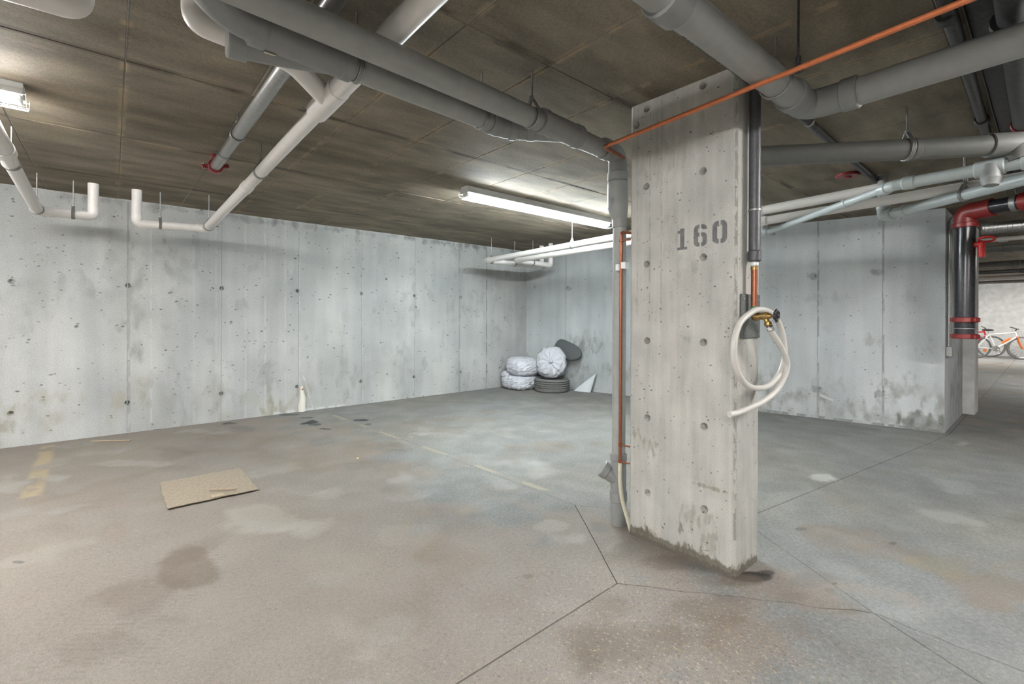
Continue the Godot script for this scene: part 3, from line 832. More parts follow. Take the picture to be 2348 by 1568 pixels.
# ---------------------------------------------------------------- setting
func make_materials() -> void:
	M.grain = noise_tex(4, 0.09, Color(0.80, 0.80, 0.80), Color(1, 1, 1), 4, 1024)
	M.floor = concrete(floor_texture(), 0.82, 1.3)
	M.wall_left = concrete(wall_left_texture(), 0.9, 1.1)
	M.wall_back = concrete(wall_back_texture(), 0.9, 1.1)
	M.column = concrete(column_texture(), 0.88, 1.9)
	M.ceiling = concrete(ceiling_texture(), 0.85, 0.9)
	M.plain_wall = worn(rgb(200, 200, 197), 0.9, 0.0, 0.4, 0.12, 41)
	M.ridge = worn(rgb(160, 161, 158), 0.9, 0.0, 2.0, 0.15, 42)
	M.joint_dirt = worn(rgb(88, 81, 72), 0.95, 0.0, 3.0, 0.3, 43)
	M.grey_pvc = worn(rgb(154, 155, 152), 0.5, 0.0, 1.2, 0.05, 44)
	M.grey_fit = worn(rgb(136, 137, 136), 0.52, 0.0, 1.2, 0.05, 45)
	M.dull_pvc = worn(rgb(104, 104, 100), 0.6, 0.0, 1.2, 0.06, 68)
	M.pale_pvc = worn(rgb(186, 194, 194), 0.35, 0.0, 1.2, 0.04, 46)
	M.white_pvc = worn(rgb(234, 230, 226), 0.38, 0.0, 1.0, 0.04, 47)
	M.galv = worn(rgb(166, 166, 164), 0.42, 0.75, 3.0, 0.12, 48)
	M.steel_pipe = worn(rgb(158, 158, 156), 0.34, 0.7, 2.0, 0.1, 49)
	M.dark_steel = worn(rgb(58, 58, 57), 0.5, 0.5, 2.0, 0.15, 50)
	M.black = worn(rgb(76, 76, 80), 0.45, 0.0, 3.0, 0.1, 52)
	M.black_gloss = worn(rgb(34, 34, 38), 0.25, 0.0, 3.0, 0.1, 53)
	M.red_paint = worn(rgb(122, 28, 26), 0.4, 0.0, 3.0, 0.12, 54)
	M.bright_red = mat(rgb(206, 46, 44), 0.35)
	M.copper = worn(rgb(158, 96, 70), 0.38, 0.65, 4.0, 0.14, 55)
	M.copper_bright = worn(rgb(214, 122, 78), 0.4, 0.45, 4.0, 0.1, 56)
	M.brass = worn(rgb(170, 136, 78), 0.35, 0.8, 6.0, 0.2, 57)
	M.plate = worn(rgb(104, 108, 106), 0.6, 0.3, 5.0, 0.12, 58)
	M.hose = worn(rgb(206, 202, 196), 0.45, 0.0, 18.0, 0.08, 59)
	M.cream = worn(rgb(206, 200, 180), 0.5, 0.0, 3.0, 0.08, 60)
	M.rubber = worn(rgb(108, 108, 106), 0.8, 0.0, 6.0, 0.15, 61)
	M.bag = worn(rgb(206, 208, 215), 0.42, 0.0, 2.0, 0.03, 62)
	M.dark_plastic = worn(rgb(82, 86, 86), 0.55, 0.0, 4.0, 0.06, 63)
	M.card = worn(rgb(152, 139, 122), 0.9, 0.0, 3.0, 0.12, 64)
	M.wood = worn(rgb(168, 150, 128), 0.8, 0.0, 4.0, 0.12, 65)
	M.white_metal = mat(rgb(236, 238, 238), 0.4)
	M.print = mat(rgb(70, 72, 70), 0.7)
	M.sticker = mat(rgb(214, 204, 178), 0.6)
	M.patina = mat(rgb(72, 132, 92), 0.8)
	M.plaster = worn(rgb(226, 222, 212), 0.85, 0.0, 4.0, 0.06, 66)
	M.chrome = mat(rgb(200, 200, 200), 0.2, 1.0)
	M.orange = mat(rgb(226, 120, 50), 0.4)
	M.frame_white = mat(rgb(226, 226, 224), 0.3)
	M.frame_red = mat(rgb(168, 28, 40), 0.3)
	M.sheet = worn(rgb(214, 220, 222), 0.4, 0.0, 3.0, 0.04, 67)
	for tint: Color in [NEUTRAL, COOL]:
		var glow := mat(rgb(255, 255, 255), 0.4)
		glow.emission_enabled = true
		glow.emission = tint
		glow.emission_energy_multiplier = TUBE_GLOW
		M["tube" if tint == NEUTRAL else "tube_cool"] = glow

func build_floor() -> void:
	# the slab is sawn and cracked into pieces: the dirt-filled bed shows in the joints
	var st := begin()
	bx(st, Vector3(-7.4, -0.35, -25.6), Vector3(4.8, -0.016, 9.8), 0.001)
	var base := obj("floor", st, M.joint_dirt)
	structure(base)
	var L := Vector2(-2.304, -2.61)
	var F := Vector2(-1.484, -2.017)
	var R := Vector2(-0.545, -2.745)
	var B := Vector2(-1.395, -3.30)
	var crack := func(a: Vector2, b: Vector2, n: int, amp: float, sd: int) -> Array:
		var rng := RandomNumberGenerator.new()
		rng.seed = sd
		var out := []
		var t := (b - a).normalized().orthogonal()
		for k in range(1, n):
			out.append(a.lerp(b, float(k) / n) + t * rng.randf_range(-amp, amp))
		return out
	var FR: Array = crack.call(F, R, 14, 0.011, 3)
	var R2 := Vector2(-0.05, -2.748)
	var RX: Array = crack.call(R, R2, 7, 0.012, 4)
	var E := Vector2(4.75, -2.76)
	var J1 := Vector2(4.75, 0.2)
	var LF: Array = crack.call(L, F, 6, 0.003, 6)
	var rev := func(a: Array) -> Array:
		var b := a.duplicate()
		b.reverse()
		return b
	var J7 := Vector2(-0.905, -6.815)
	var W5 := Vector2(-7.3, -2.392)
	var polys := [
		[L] + LF + [F] + FR + [R, B],                                                             # the diamond round the column
		[W5, L] + LF + [F, Vector2(-1.36, 9.7), Vector2(-7.3, 9.7)],                              # bay before the long wall
		[F] + FR + [R, J1, Vector2(4.75, 9.7), Vector2(-1.36, 9.7)],                               # aisle
		[R] + RX + [R2, E, J1],                                                                   # wedge between saw cut and crack
		[W5, Vector2(-7.3, -25.5), Vector2(-0.8, -25.5), Vector2(-0.8, -7.7), J7, B, L],          # back bays
		[B, J7, Vector2(-0.8, -7.7), Vector2(-0.8, -25.5), Vector2(4.75, -25.5), E, R2] + rev.call(RX) + [R]]
	var uvf := func(p: Vector2) -> Vector2: return fl(p.x, p.y)
	for q: Array in polys:
		var poly := PackedVector2Array(q)
		if Geometry2D.is_polygon_clockwise(poly):
			poly.reverse()
		var gap := Geometry2D.offset_polygon(poly, -0.0028, Geometry2D.JOIN_MITER)
		var o := MeshInstance3D.new()
		o.name = "slab"
		o.mesh = slab_mesh(gap[0], 0.0, 0.02, 0.002, uvf)
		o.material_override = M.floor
		base.add_child(o, true)

func build_ceiling() -> void:
	var st := begin()
	bx(st, Vector3(-7.4, CEIL + 0.006, -25.6), Vector3(4.8, CEIL + 0.35, 9.8), 0.001)
	var base := obj("ceiling", st, M.ridge)
	structure(base)
	var xs := [-7.13, -6.06, -4.64, -3.22, -1.77, -0.33, 1.11, 2.55, 4.7]
	var zs := [1.14, 0.545, -0.05, -0.645, -1.24, -1.78, -2.35, -2.96, -3.55, -4.14, -4.73, -5.32, -5.91, -6.5, -7.1, -7.7, -9.1, -10.5, -12.0]
	var rng := RandomNumberGenerator.new()
	rng.seed = 12
	var uvf := func(p: Vector2) -> Vector2: return Vector2((p.x + 7.2) / 8.4, (p.y + 7.2) / 8.4)
	var panel := func(x0: float, x1: float, z0: float, z1: float) -> void:
		# each form panel left its own face, a few millimetres up or down from the next
		var o := MeshInstance3D.new()
		o.name = "panel"
		var g := 0.0025
		var poly := PackedVector2Array([Vector2(x0 + g, z0 + g), Vector2(x1 - g, z0 + g), Vector2(x1 - g, z1 - g), Vector2(x0 + g, z1 - g)])
		var y := CEIL + rng.randf_range(0.0, 0.0035)
		var s2 := begin()
		var c := 0.003
		var pts := []
		for k in 4:
			var p := poly[k]
			var i := Vector2(x0 + g + c if k in [0, 3] else x1 - g - c, z0 + g + c if k < 2 else z1 - g - c)
			pts.append([p, i])
		var U := func(p: Vector2, yy: float) -> void:
			s2.set_uv(uvf.call(p))
			s2.add_vertex(Vector3(p.x, yy, p.y))
		s2.set_smooth_group(-1)
		for k: int in [0, 2, 1, 0, 3, 2]:
			U.call(pts[k][1], y)
		for k in 4:
			var n := (k + 1) % 4
			U.call(pts[k][1], y); U.call(pts[n][1], y); U.call(pts[n][0], y + c)
			U.call(pts[k][1], y); U.call(pts[n][0], y + c); U.call(pts[k][0], y + c)
			U.call(pts[k][0], y + c); U.call(pts[n][0], y + c); U.call(pts[n][0], CEIL + 0.02)
			U.call(pts[k][0], y + c); U.call(pts[n][0], CEIL + 0.02); U.call(pts[k][0], CEIL + 0.02)
		s2.generate_normals()
		o.mesh = s2.commit()
		o.material_override = M.ceiling
		base.add_child(o, true)
	for j in zs.size() - 1:
		for i in xs.size() - 1:
			panel.call(xs[i], xs[i + 1], zs[j + 1], zs[j])
	for zz: Array in [[-18.0, -12.0], [-25.5, -18.0], [1.14, 9.75]]:
		for i in xs.size() - 1:
			panel.call(xs[i], xs[i + 1], zz[0], zz[1])

func build_walls() -> void:
	# the long wall with its sunk form ties
	var st := begin()
	var holes := []
	for k in 9:
		var z := 1.745 - 0.945 * k
		if z < -6.3: continue
		for y: float in [0.36, 1.745]:
			holes.append([2.6 - z + 0.02 * sin(k * 3.1), y + 0.006 * sin(k * 5.0), 0.029, 0.05])
	for q: Array in [[0.30, 1.26], [-1.2, 1.30], [-3.62, 2.36], [-3.95, 1.55], [-3.4, 2.0]]:
		holes.append([2.6 - q[0], q[1], 0.019, 0.03])
	var o := Vector3(WALL_X, 0, 2.6)
	holed_face(st, o, Vector3(0, 0, -1), Vector3.UP, Vector3.RIGHT, 9.13, CEIL + 0.004, holes, func(u: float, v: float) -> Vector2: return Vector2(u / 9.15, 1.0 - v / CEIL))
	# its continuation out of the picture, back and ends
	var face := func(a: Vector3, b: Vector3, s: SurfaceTool) -> void:
		uvquad(s, [a, Vector3(a.x, CEIL, a.z), Vector3(b.x, CEIL, b.z), b], [Vector2(0, 1), Vector2(0, 0), Vector2(1, 0), Vector2(1, 1)])
	face.call(Vector3(WALL_X, 0, 9.75), Vector3(WALL_X, 0, 2.6), st)
	face.call(Vector3(WALL_X - 0.25, 0, -6.8), Vector3(WALL_X - 0.25, 0, 9.75), st)
	var wl := obj("wall_left", st, M.wall_left)
	structure(wl)
	# thin fins of grout squeezed out between the form panels
	for z: float in [0.92, -0.14, -1.09, -2.05, -2.99, -3.93, -4.84, -5.47]:
		var s := begin()
		bx(s, Vector3(WALL_X - 0.01, 0.02, z - 0.004), Vector3(WALL_X + 0.0025, CEIL - 0.02, z + 0.004), 0.0015)
		obj("form_seam", s, M.ridge, wl)
	# pale plaster lump over a leak at the foot of the wall
	var pl := begin()
	var prof := []
	var rad := []
	for k in 9:
		var t := k / 8.0
		prof.append(Vector3(WALL_X - 0.005, 0.001 + 0.37 * t, -2.10 + 0.006 * sin(t * 9.0)))
		rad.append(lerpf(0.055, 0.012, t * t))
	tube(pl, prof, rad, 14)
	var lump := obj("plaster_patch", pl, M.plaster, wl)
	var dot := begin()
	sleeve(dot, Vector3(WALL_X + 0.022, 0.325, -2.10), Vector3.RIGHT, 0.012, 0.012, 10)
	obj("injection_port", dot, M.copper, lump)

	# the back wall
	var sb := begin()
	var nrm := Vector3(sin(BACK_ANGLE), 0, cos(BACK_ANGLE))
	var bh := []
	for q: Array in [[1.0, 1.97], [1.95, 1.97], [2.9, 1.97], [5.05, 1.99], [5.72, 2.01], [5.1, 0.42], [5.8, 0.44], [1.0, 0.42], [1.9, 0.42]]:
		bh.append([q[0], q[1], 0.02, 0.014])
	holed_face(sb, CORNER, BACK_DIR, Vector3.UP, nrm, BACK_LEN, CEIL + 0.004, bh, func(u: float, v: float) -> Vector2: return Vector2(u / 6.4, 1.0 - v / CEIL))
	var p1 := CORNER + BACK_DIR * BACK_LEN
	# the end of the wall turns and runs on away
	var p2 := Vector3(p1.x, 0, -9.45)
	var p3 := Vector3(p1.x - 0.3, 0, -9.45)
	for e: Array in [[p1, p2, 0.0, 0.28], [p2, p3, 0.3, 0.35], [p3, CORNER - nrm * 0.3, 0.4, 1.4]]:
		uvquad(sb, [e[0], e[0] + Vector3.UP * CEIL, e[1] + Vector3.UP * CEIL, e[1]], [Vector2(e[2], 1), Vector2(e[2], 0), Vector2(e[3], 0), Vector2(e[3], 1)])
	var wb := obj("wall_back", sb, M.wall_back)
	structure(wb)
	for s: float in [0.95, 4.1, 5.07, 5.78]:
		var fs := begin()
		bx(fs, Vector3(-0.003, 0.02, -0.01), Vector3(0.003, CEIL - 0.02, 0.002), 0.001, Transform3D(Basis(Vector3.UP, BACK_ANGLE), CORNER + BACK_DIR * s))
		obj("form_seam", fs, M.ridge, wb)
	# the pier behind the end of the wall, the far wall, and the walls out of the picture that close the hall
	var ws := begin()
	bx(ws, Vector3(-0.9, 0, -9.9), Vector3(-0.715, CEIL, -9.46), 0.01)
	structure(obj("wall_pier", ws, M.plain_wall))
	for e: Array in [["wall_far", Vector3(-7.4, 0, -25.5), Vector3(4.8, CEIL + 0.005, -25.2)], ["wall_right", Vector3(4.5, 0, -25.5), Vector3(4.8, CEIL + 0.005, 9.75)], ["wall_front", Vector3(-7.4, 0, 9.5), Vector3(4.8, CEIL + 0.005, 9.8)]]:
		var s := begin()
		bx(s, e[1], e[2], 0.002)
		structure(obj(e[0], s, M.plain_wall))

func build_column() -> void:
	var st := begin()
	var ch := 0.02
	var holes := []
	for q: Array in [[-1.655, 2.70], [-1.730, 2.622], [-1.655, 2.216], [-1.650, 1.730], [-1.644, 1.252], [-1.640, 0.772], [-1.636, 0.306], [-1.290, 2.712], [-1.288, 2.226], [-1.283, 1.738], [-1.280, 1.258], [-1.275, 0.784], [-1.270, 0.319]]:
		holes.append([q[0] - COL_L - ch, q[1] + 0.02, 0.0225, 0.05])
	var w := COL_R - COL_L - 2 * ch
	var uvf := func(u: float, v: float) -> Vector2: return Vector2(u + ch, 1.0 - (v - 0.02) / CEIL)
	holed_face(st, Vector3(COL_L + ch, -0.02, COL_F), Vector3.RIGHT, Vector3.UP, Vector3.BACK, w, CEIL + 0.024, holes, uvf)
	var ring := [Vector3(COL_R - ch, 0, COL_F), Vector3(COL_R, 0, COL_F - ch), Vector3(COL_R, 0, COL_B + ch), Vector3(COL_R - ch, 0, COL_B), Vector3(COL_L + ch, 0, COL_B), Vector3(COL_L, 0, COL_B + ch), Vector3(COL_L, 0, COL_F - ch), Vector3(COL_L + ch, 0, COL_F)]
	var us := [0.66, 0.685, 0.97, 0.985, 0.35, 0.33, 0.02, 0.0]
	for k in 7:
		var a: Vector3 = ring[k]
		var b: Vector3 = ring[k + 1]
		a.y = -0.02
		b.y = -0.02
		var A := a + Vector3.UP * (CEIL + 0.024)
		var B := b + Vector3.UP * (CEIL + 0.024)
		uvquad(st, [a, A, B, b], [Vector2(us[k], 1), Vector2(us[k], 0), Vector2(us[k + 1], 0), Vector2(us[k + 1], 1)])
	var col := thing("concrete_column", "pale concrete column stencilled 160 with rows of small tie holes", "column", Vector3((COL_L + COL_R) / 2, 0, (COL_F + COL_B) / 2))
	obj("shaft", st, M.column, col)

# ---------------------------------------------------------------- lamps
const TUBE_GLOW := 190.0
const LAMP_ENERGY := 1.1
const NEUTRAL := Color(1.0, 0.995, 0.985)
const COOL := Color(0.95, 0.99, 1.0)
var lamp_parts: Node3D

func make_lamp(label: String, at: Vector3, cool := false, turn := 0.0) -> void:
	var t: Node3D
	if lamp_parts == null:
		t = Node3D.new()
		t.name = numbered("fluorescent_light")
		add_child(t)
		lamp_parts = t
		# sheet-metal channel, wider at the slab, hung just under it
		var h := begin()
		var prof := [Vector2(-0.055, 0.0), Vector2(-0.055, -0.03), Vector2(-0.075, -0.072), Vector2(0.075, -0.072), Vector2(0.055, -0.03), Vector2(0.055, 0.0)]
		for k in prof.size():
			var a: Vector2 = prof[k]
			var b: Vector2 = prof[(k + 1) % prof.size()]
			quad(h, Vector3(a.x, a.y, -1.2), Vector3(a.x, a.y, 1.2), Vector3(b.x, b.y, 1.2), Vector3(b.x, b.y, -1.2))
		for z: float in [-1.2, 1.2]:
			for k in range(1, prof.size() - 1):
				tri(h, Vector3(prof[0].x, prof[0].y, z), Vector3(prof[k].x, prof[k].y, z), Vector3(prof[k + 1].x, prof[k + 1].y, z))
		obj("housing", h, M.white_metal, t, false)
		for z: float in [-1.18, -0.015, 0.015, 1.18]:
			var s := begin()
			bx(s, Vector3(-0.045, -0.108, z - 0.012), Vector3(0.045, -0.071, z + 0.012), 0.004)
			obj("lamp_holder", s, M.white_metal, t, false)
		for x: float in [-0.028, 0.028]:
			for z: float in [-0.6, 0.6]:
				var s := begin()
				tube(s, [Vector3(x, -0.092, z - 0.565), Vector3(x, -0.092, z + 0.565)], 0.0135, 14)
				obj("lamp_tube", s, M.tube, t, false)
		var g := begin()
		for c: Array in [[-0.079, -0.072], [-0.072, -0.105], [-0.042, -0.13], [0.0, -0.136], [0.042, -0.13], [0.072, -0.105], [0.079, -0.072]]:
			tube(g, [Vector3(c[0], c[1], -1.215), Vector3(c[0], c[1], 1.215)], 0.0016, 5)
		for k in 28:
			var z := -1.215 + 2.43 * k / 27.0
			tube(g, [Vector3(-0.079, -0.06, z), Vector3(-0.078, -0.08, z), Vector3(-0.066, -0.114, z), Vector3(-0.028, -0.136, z), Vector3(0.028, -0.136, z), Vector3(0.066, -0.114, z), Vector3(0.078, -0.08, z), Vector3(0.079, -0.06, z)], 0.0016, 5)
		obj("wire_guard", g, M.white_metal, t, false)
	else:
		t = lamp_parts.duplicate()
		t.name = numbered("fluorescent_light")
		add_child(t)
	for c: Node in t.get_children():
		if c is MeshInstance3D and c.name.begins_with("lamp_tube"):
			(c as MeshInstance3D).material_override = M.tube_cool if cool else M.tube
	t.position = at
	t.rotation.y = turn
	tag(t, label, "light", "caged fluorescent strip lights")
	# the light the tubes throw, as long and wide as the pair of rows
	var l := AreaLight3D.new()
	l.name = "tube_light"
	l.area_size = Vector2(0.085, 2.3)
	l.light_color = NEUTRAL if not cool else COOL
	l.light_energy = LAMP_ENERGY
	l.area_range = 40.0
	l.area_attenuation = 2.0
	l.shadow_enabled = true
	add_child(l, true)
	l.position = at + Vector3(0, -0.1, 0)
	l.rotation = Vector3(-PI / 2, turn, 0)

# ---------------------------------------------------------------- pipes
func build_grey_drains() -> void:
	# two parallel drains that join by a wye and drop beside the column
	var t := thing("grey_drain_pipe", "grey plastic drain: two runs joined by a wye, dropping beside the column", "pipe", Vector3(-1.907, 0, -2.60))
	var r := 0.057
	var y := 2.50
	var A0 := Vector3(-1.74, y, 0.45)
	var A1 := Vector3(-1.925, y, -2.60)
	straight("pipe", A0 + (A0 - A1) * 2.0, A1 + Vector3(0, 0, 0.16), r, M.grey_pvc, t)
	# makers' print along the pipe's flank, in short dashes
	var dirA := (A1 - A0).normalized()
	var pr := begin()
	var rng := RandomNumberGenerator.new()
	rng.seed = 2
	var s := 0.5
	while s < 2.6:
		var l := rng.randf_range(0.012, 0.04)
		if fmod(s, 0.75) > 0.12:
			for part in 2:
				var c := A0 + dirA * (s + part * 0.002) + Vector3(-r * 0.47, -r * 0.885, 0)
				var q := Transform3D(Basis(Vector3.BACK, -0.49), c)
				bx(pr, Vector3(-0.0035, -0.0006, 0), Vector3(0.0035, 0.0006, l), 0.0003, q)
		s += l + rng.randf_range(0.006, 0.02)
	obj("printed_lettering", pr, M.print, t)
	# the second run: starts with a bend under the slab, ends in a bend into the wye
	var B0 := Vector3(-1.995, y, -0.40)
	var B1 := Vector3(-2.075, y, -1.64)
	var dirB := (B1 - B0).normalized()
	straight("pipe", B0, B1, r, M.grey_pvc, t)
	var st := begin()
	tube(st, fillet([Vector3(-1.765, y, -0.185), Vector3(-1.95, y, -0.30), B0 + dirB * 0.06], 0.13, 8), r + 0.006, 20)
	obj("elbow", st, M.grey_fit, t)
	fitting("coupling", B0 + dirB * 0.02, dirB, 0.06, r + 0.012, M.grey_fit, t)
	var lb := begin()
	bx(lb, Vector3(-0.012, -0.001, -0.02), Vector3(0.012, 0.001, 0.02), 0.0005, Transform3D(Basis(Vector3.BACK, -0.35), Vector3(-2.022, y - 0.067, -0.47)))
	obj("maker_label", lb, M.sticker, t)
	# a branch wye on the second run, its open hub beside the bend
	var tee := begin()
	tube(tee, fillet([B0.lerp(B1, 0.26), B0.lerp(B1, 0.10) + Vector3(-0.09, -0.005, 0), Vector3(-2.125, y - 0.01, -0.37)], 0.08, 6), r + 0.004, 20)
	sleeve(tee, Vector3(-2.128, y - 0.01, -0.375), Vector3(-0.05, 0, 1), 0.07, r + 0.011)
	sleeve(tee, B0.lerp(B1, 0.16), dirB, 0.34, r + 0.009)
	sleeve(tee, B0.lerp(B1, 0.30), dirB, 0.05, r + 0.013)
	obj("branch_wye", tee, M.grey_fit, t)
	# 45 degree bend and the wye
	var wy := begin()
	tube(wy, fillet([B1, B1 + dirB * 0.10, A0.lerp(A1, 0.815)], 0.07, 7), r + 0.006, 20)
	sleeve(wy, B1, dirB, 0.07, r + 0.012)
	sleeve(wy, Vector3(-2.06, y, -1.775), Vector3(0.35, 0, -0.6), 0.05, r + 0.012)
	sleeve(wy, Vector3(-2.00, y, -1.86), Vector3(0.55, 0, -0.7), 0.05, r + 0.012)
	obj("bend", wy, M.grey_fit, t)
	var w2 := begin()
	sleeve(w2, A0.lerp(A1, 0.80), dirA, 0.32, r + 0.009)
	sleeve(w2, A0.lerp(A1, 0.75), dirA, 0.05, r + 0.014)
	sleeve(w2, A0.lerp(A1, 0.85), dirA, 0.05, r + 0.014)
	obj("wye", w2, M.grey_fit, t)
	var l2 := begin()
	bx(l2, Vector3(-0.012, -0.001, -0.012), Vector3(0.012, 0.001, 0.012), 0.0005, Transform3D(Basis(Vector3.BACK, -0.6), A0.lerp(A1, 0.775) + Vector3(-0.037, -0.055, 0)))
	obj("maker_label", l2, M.sticker, t)
	# the drop: elbow, sleeve, reducer, narrow stack, cleanout at the foot
	elbow(A1, dirA, Vector3.DOWN, 0.12, r, M.grey_fit, t, 0.06)
	straight("pipe", A1 + Vector3(0, -0.15, 0), Vector3(A1.x, 2.11, A1.z), r, M.grey_pvc, t)
	fitting("coupling", Vector3(A1.x, 2.24, A1.z), Vector3.UP, 0.15, r + 0.012, M.grey_fit, t)
	var rd := begin()
	tube(rd, [Vector3(A1.x, 2.19, A1.z), Vector3(A1.x, 2.14, A1.z), Vector3(A1.x + 0.015, 2.06, A1.z), Vector3(A1.x + 0.018, 2.00, A1.z)], [0.069, 0.069, 0.05, 0.05], 20)
	obj("reducer", rd, M.grey_fit, t)
	var rx := A1.x + 0.018
	straight("pipe", Vector3(rx, 2.03, A1.z), Vector3(rx, 0.45, A1.z), 0.0445, M.grey_pvc, t)
	var co := begin()
	sleeve(co, Vector3(rx, 0.33, A1.z), Vector3.UP, 0.27, 0.052)
	sleeve(co, Vector3(rx, 0.455, A1.z), Vector3.UP, 0.05, 0.056)
	sleeve(co, Vector3(rx, 0.19, A1.z), Vector3.UP, 0.07, 0.058)
	tube(co, [Vector3(rx, 0.30, A1.z), Vector3(rx - 0.06, 0.355, A1.z + 0.055)], 0.05, 18)
	obj("cleanout_tee", co, M.grey_fit, t)
	fitting("cleanout_plug", Vector3(rx - 0.068, 0.362, A1.z + 0.062), Vector3(-0.6, 0.55, 0.55), 0.05, 0.056, M.grey_fit, t)
	straight("pipe", Vector3(rx, 0.2, A1.z), Vector3(rx, 0.001, A1.z), 0.052, M.grey_fit, t)
	hanger(t, A0.lerp(A1, 0.722), dirA, r)
	hanger(t, B0.lerp(B1, 0.93), dirB, r)
	hanger(t, B0.lerp(B1, 0.34), dirB, r)

	# the drain that crosses before the head of the column and turns away
	var t3 := thing("grey_drain_pipe", "grey plastic drain crossing before the column head, turning at a long bend", "pipe", Vector3(-0.87, 2.53, -2.8))
	var r3 := 0.068
	var y3 := 2.53
	var P := Vector3(-0.862, y3, -2.82)
	straight("pipe", Vector3(-1.105, y3, 9.4), P + Vector3(-0.003, 0, 0.17), r3, M.grey_pvc, t3)
	straight("pipe", P + Vector3(0.17, 0, 0), Vector3(4.4, y3 + 0.05, -2.72), r3, M.grey_pvc, t3)
	elbow(P, Vector3(0.02, 0, -1), Vector3(1, 0.0, 0.02), 0.16, r3, M.grey_fit, t3, 0.075)
	fitting("coupling", Vector3(-0.893, y3, -1.50), Vector3(0.02, 0, -1), 0.12, r3 + 0.012, M.grey_fit, t3)
	var pr3 := begin()
	s = 1.65
	while s < 2.45:
		var l := rng.randf_range(0.01, 0.03)
		bx(pr3, Vector3(-0.0045, -0.0006, -l), Vector3(0.0045, 0.0006, 0), 0.0003, Transform3D(Basis(Vector3.BACK, -0.62), Vector3(-0.93 + 0.0198 * (s + 0.6) - r3 * 0.58, y3 - r3 * 0.815, -s)))
		s += l + rng.randf_range(0.004, 0.014)
	obj("printed_lettering", pr3, M.print, t3)
	hanger(t3, Vector3(-0.87, y3, -2.42), Vector3.FORWARD, r3)

	# the drain that leaves from behind the column
	var t4 := thing("grey_drain_pipe", "long grey drain running level from behind the column past a red floor-mounted-looking disc", "pipe", Vector3(-1.28, 2.48, -3.29))
	t4.set_meta("label", "long level grey drain leaving from behind the column shaft")
	var a4 := Vector3(-1.50, 2.48, -3.10)
	var b4 := Vector3(-0.10, 2.475, -4.26)
	var d4 := (b4 - a4).normalized()
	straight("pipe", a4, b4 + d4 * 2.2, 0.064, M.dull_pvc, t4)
	elbow(a4, Vector3.DOWN, d4, 0.1, 0.064, M.grey_fit, t4, 0.05)
	straight("pipe", a4 + Vector3(0, 0.13, 0), Vector3(a4.x, CEIL, a4.z), 0.064, M.grey_pvc, t4)
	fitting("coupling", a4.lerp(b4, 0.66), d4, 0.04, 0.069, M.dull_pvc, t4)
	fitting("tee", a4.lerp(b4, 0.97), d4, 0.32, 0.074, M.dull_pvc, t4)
	var tm := begin()
	tube(tm, [a4.lerp(b4, 0.97), a4.lerp(b4, 0.97) + Vector3(0.02, -0.12, 0.03)], 0.07, 18)
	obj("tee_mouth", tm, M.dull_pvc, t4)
	hanger(t4, a4.lerp(b4, 0.64), d4, 0.064)

func white_run(label: String, pts: Array, radii: Array, hangers: Array, at: Vector3, branch := []) -> Node3D:
	# pts: from the slab down, along the wall, and out across the bay; radii for the last leg change at reducers
	var t := thing("white_drain_pipe", label, "pipe", at)
	var n := pts.size()
	for i in n - 1:
		var d: Vector3 = (pts[i + 1] - pts[i]).normalized()
		var a: Vector3 = pts[i] + (d * 0.05 if i > 0 else Vector3.ZERO)
		var b: Vector3 = pts[i + 1] - (d * 0.05 if i < n - 2 else Vector3.ZERO)
		straight("pipe", a, b, radii[i], M.white_pvc, t)
		if i > 0:
			var d0: Vector3 = (pts[i] - pts[i - 1]).normalized()
			if d0.dot(d) < 0.95:
				var st := begin()
				tube(st, fillet([pts[i] - d0 * 0.1, pts[i], pts[i] + d * 0.1], 0.075, 7), radii[i] + 0.004, 18)
				obj("elbow", st, M.white_pvc, t)
			else:
				var st := begin()
				var rr := maxf(radii[i], radii[i - 1])
				sleeve(st, pts[i], d, 0.12, rr + 0.006)
				obj("coupling", st, M.white_pvc, t)
	for h: Array in hangers:
		var p: Vector3 = h[0]
		hanger(t, p, h[1], h[2])
	return t

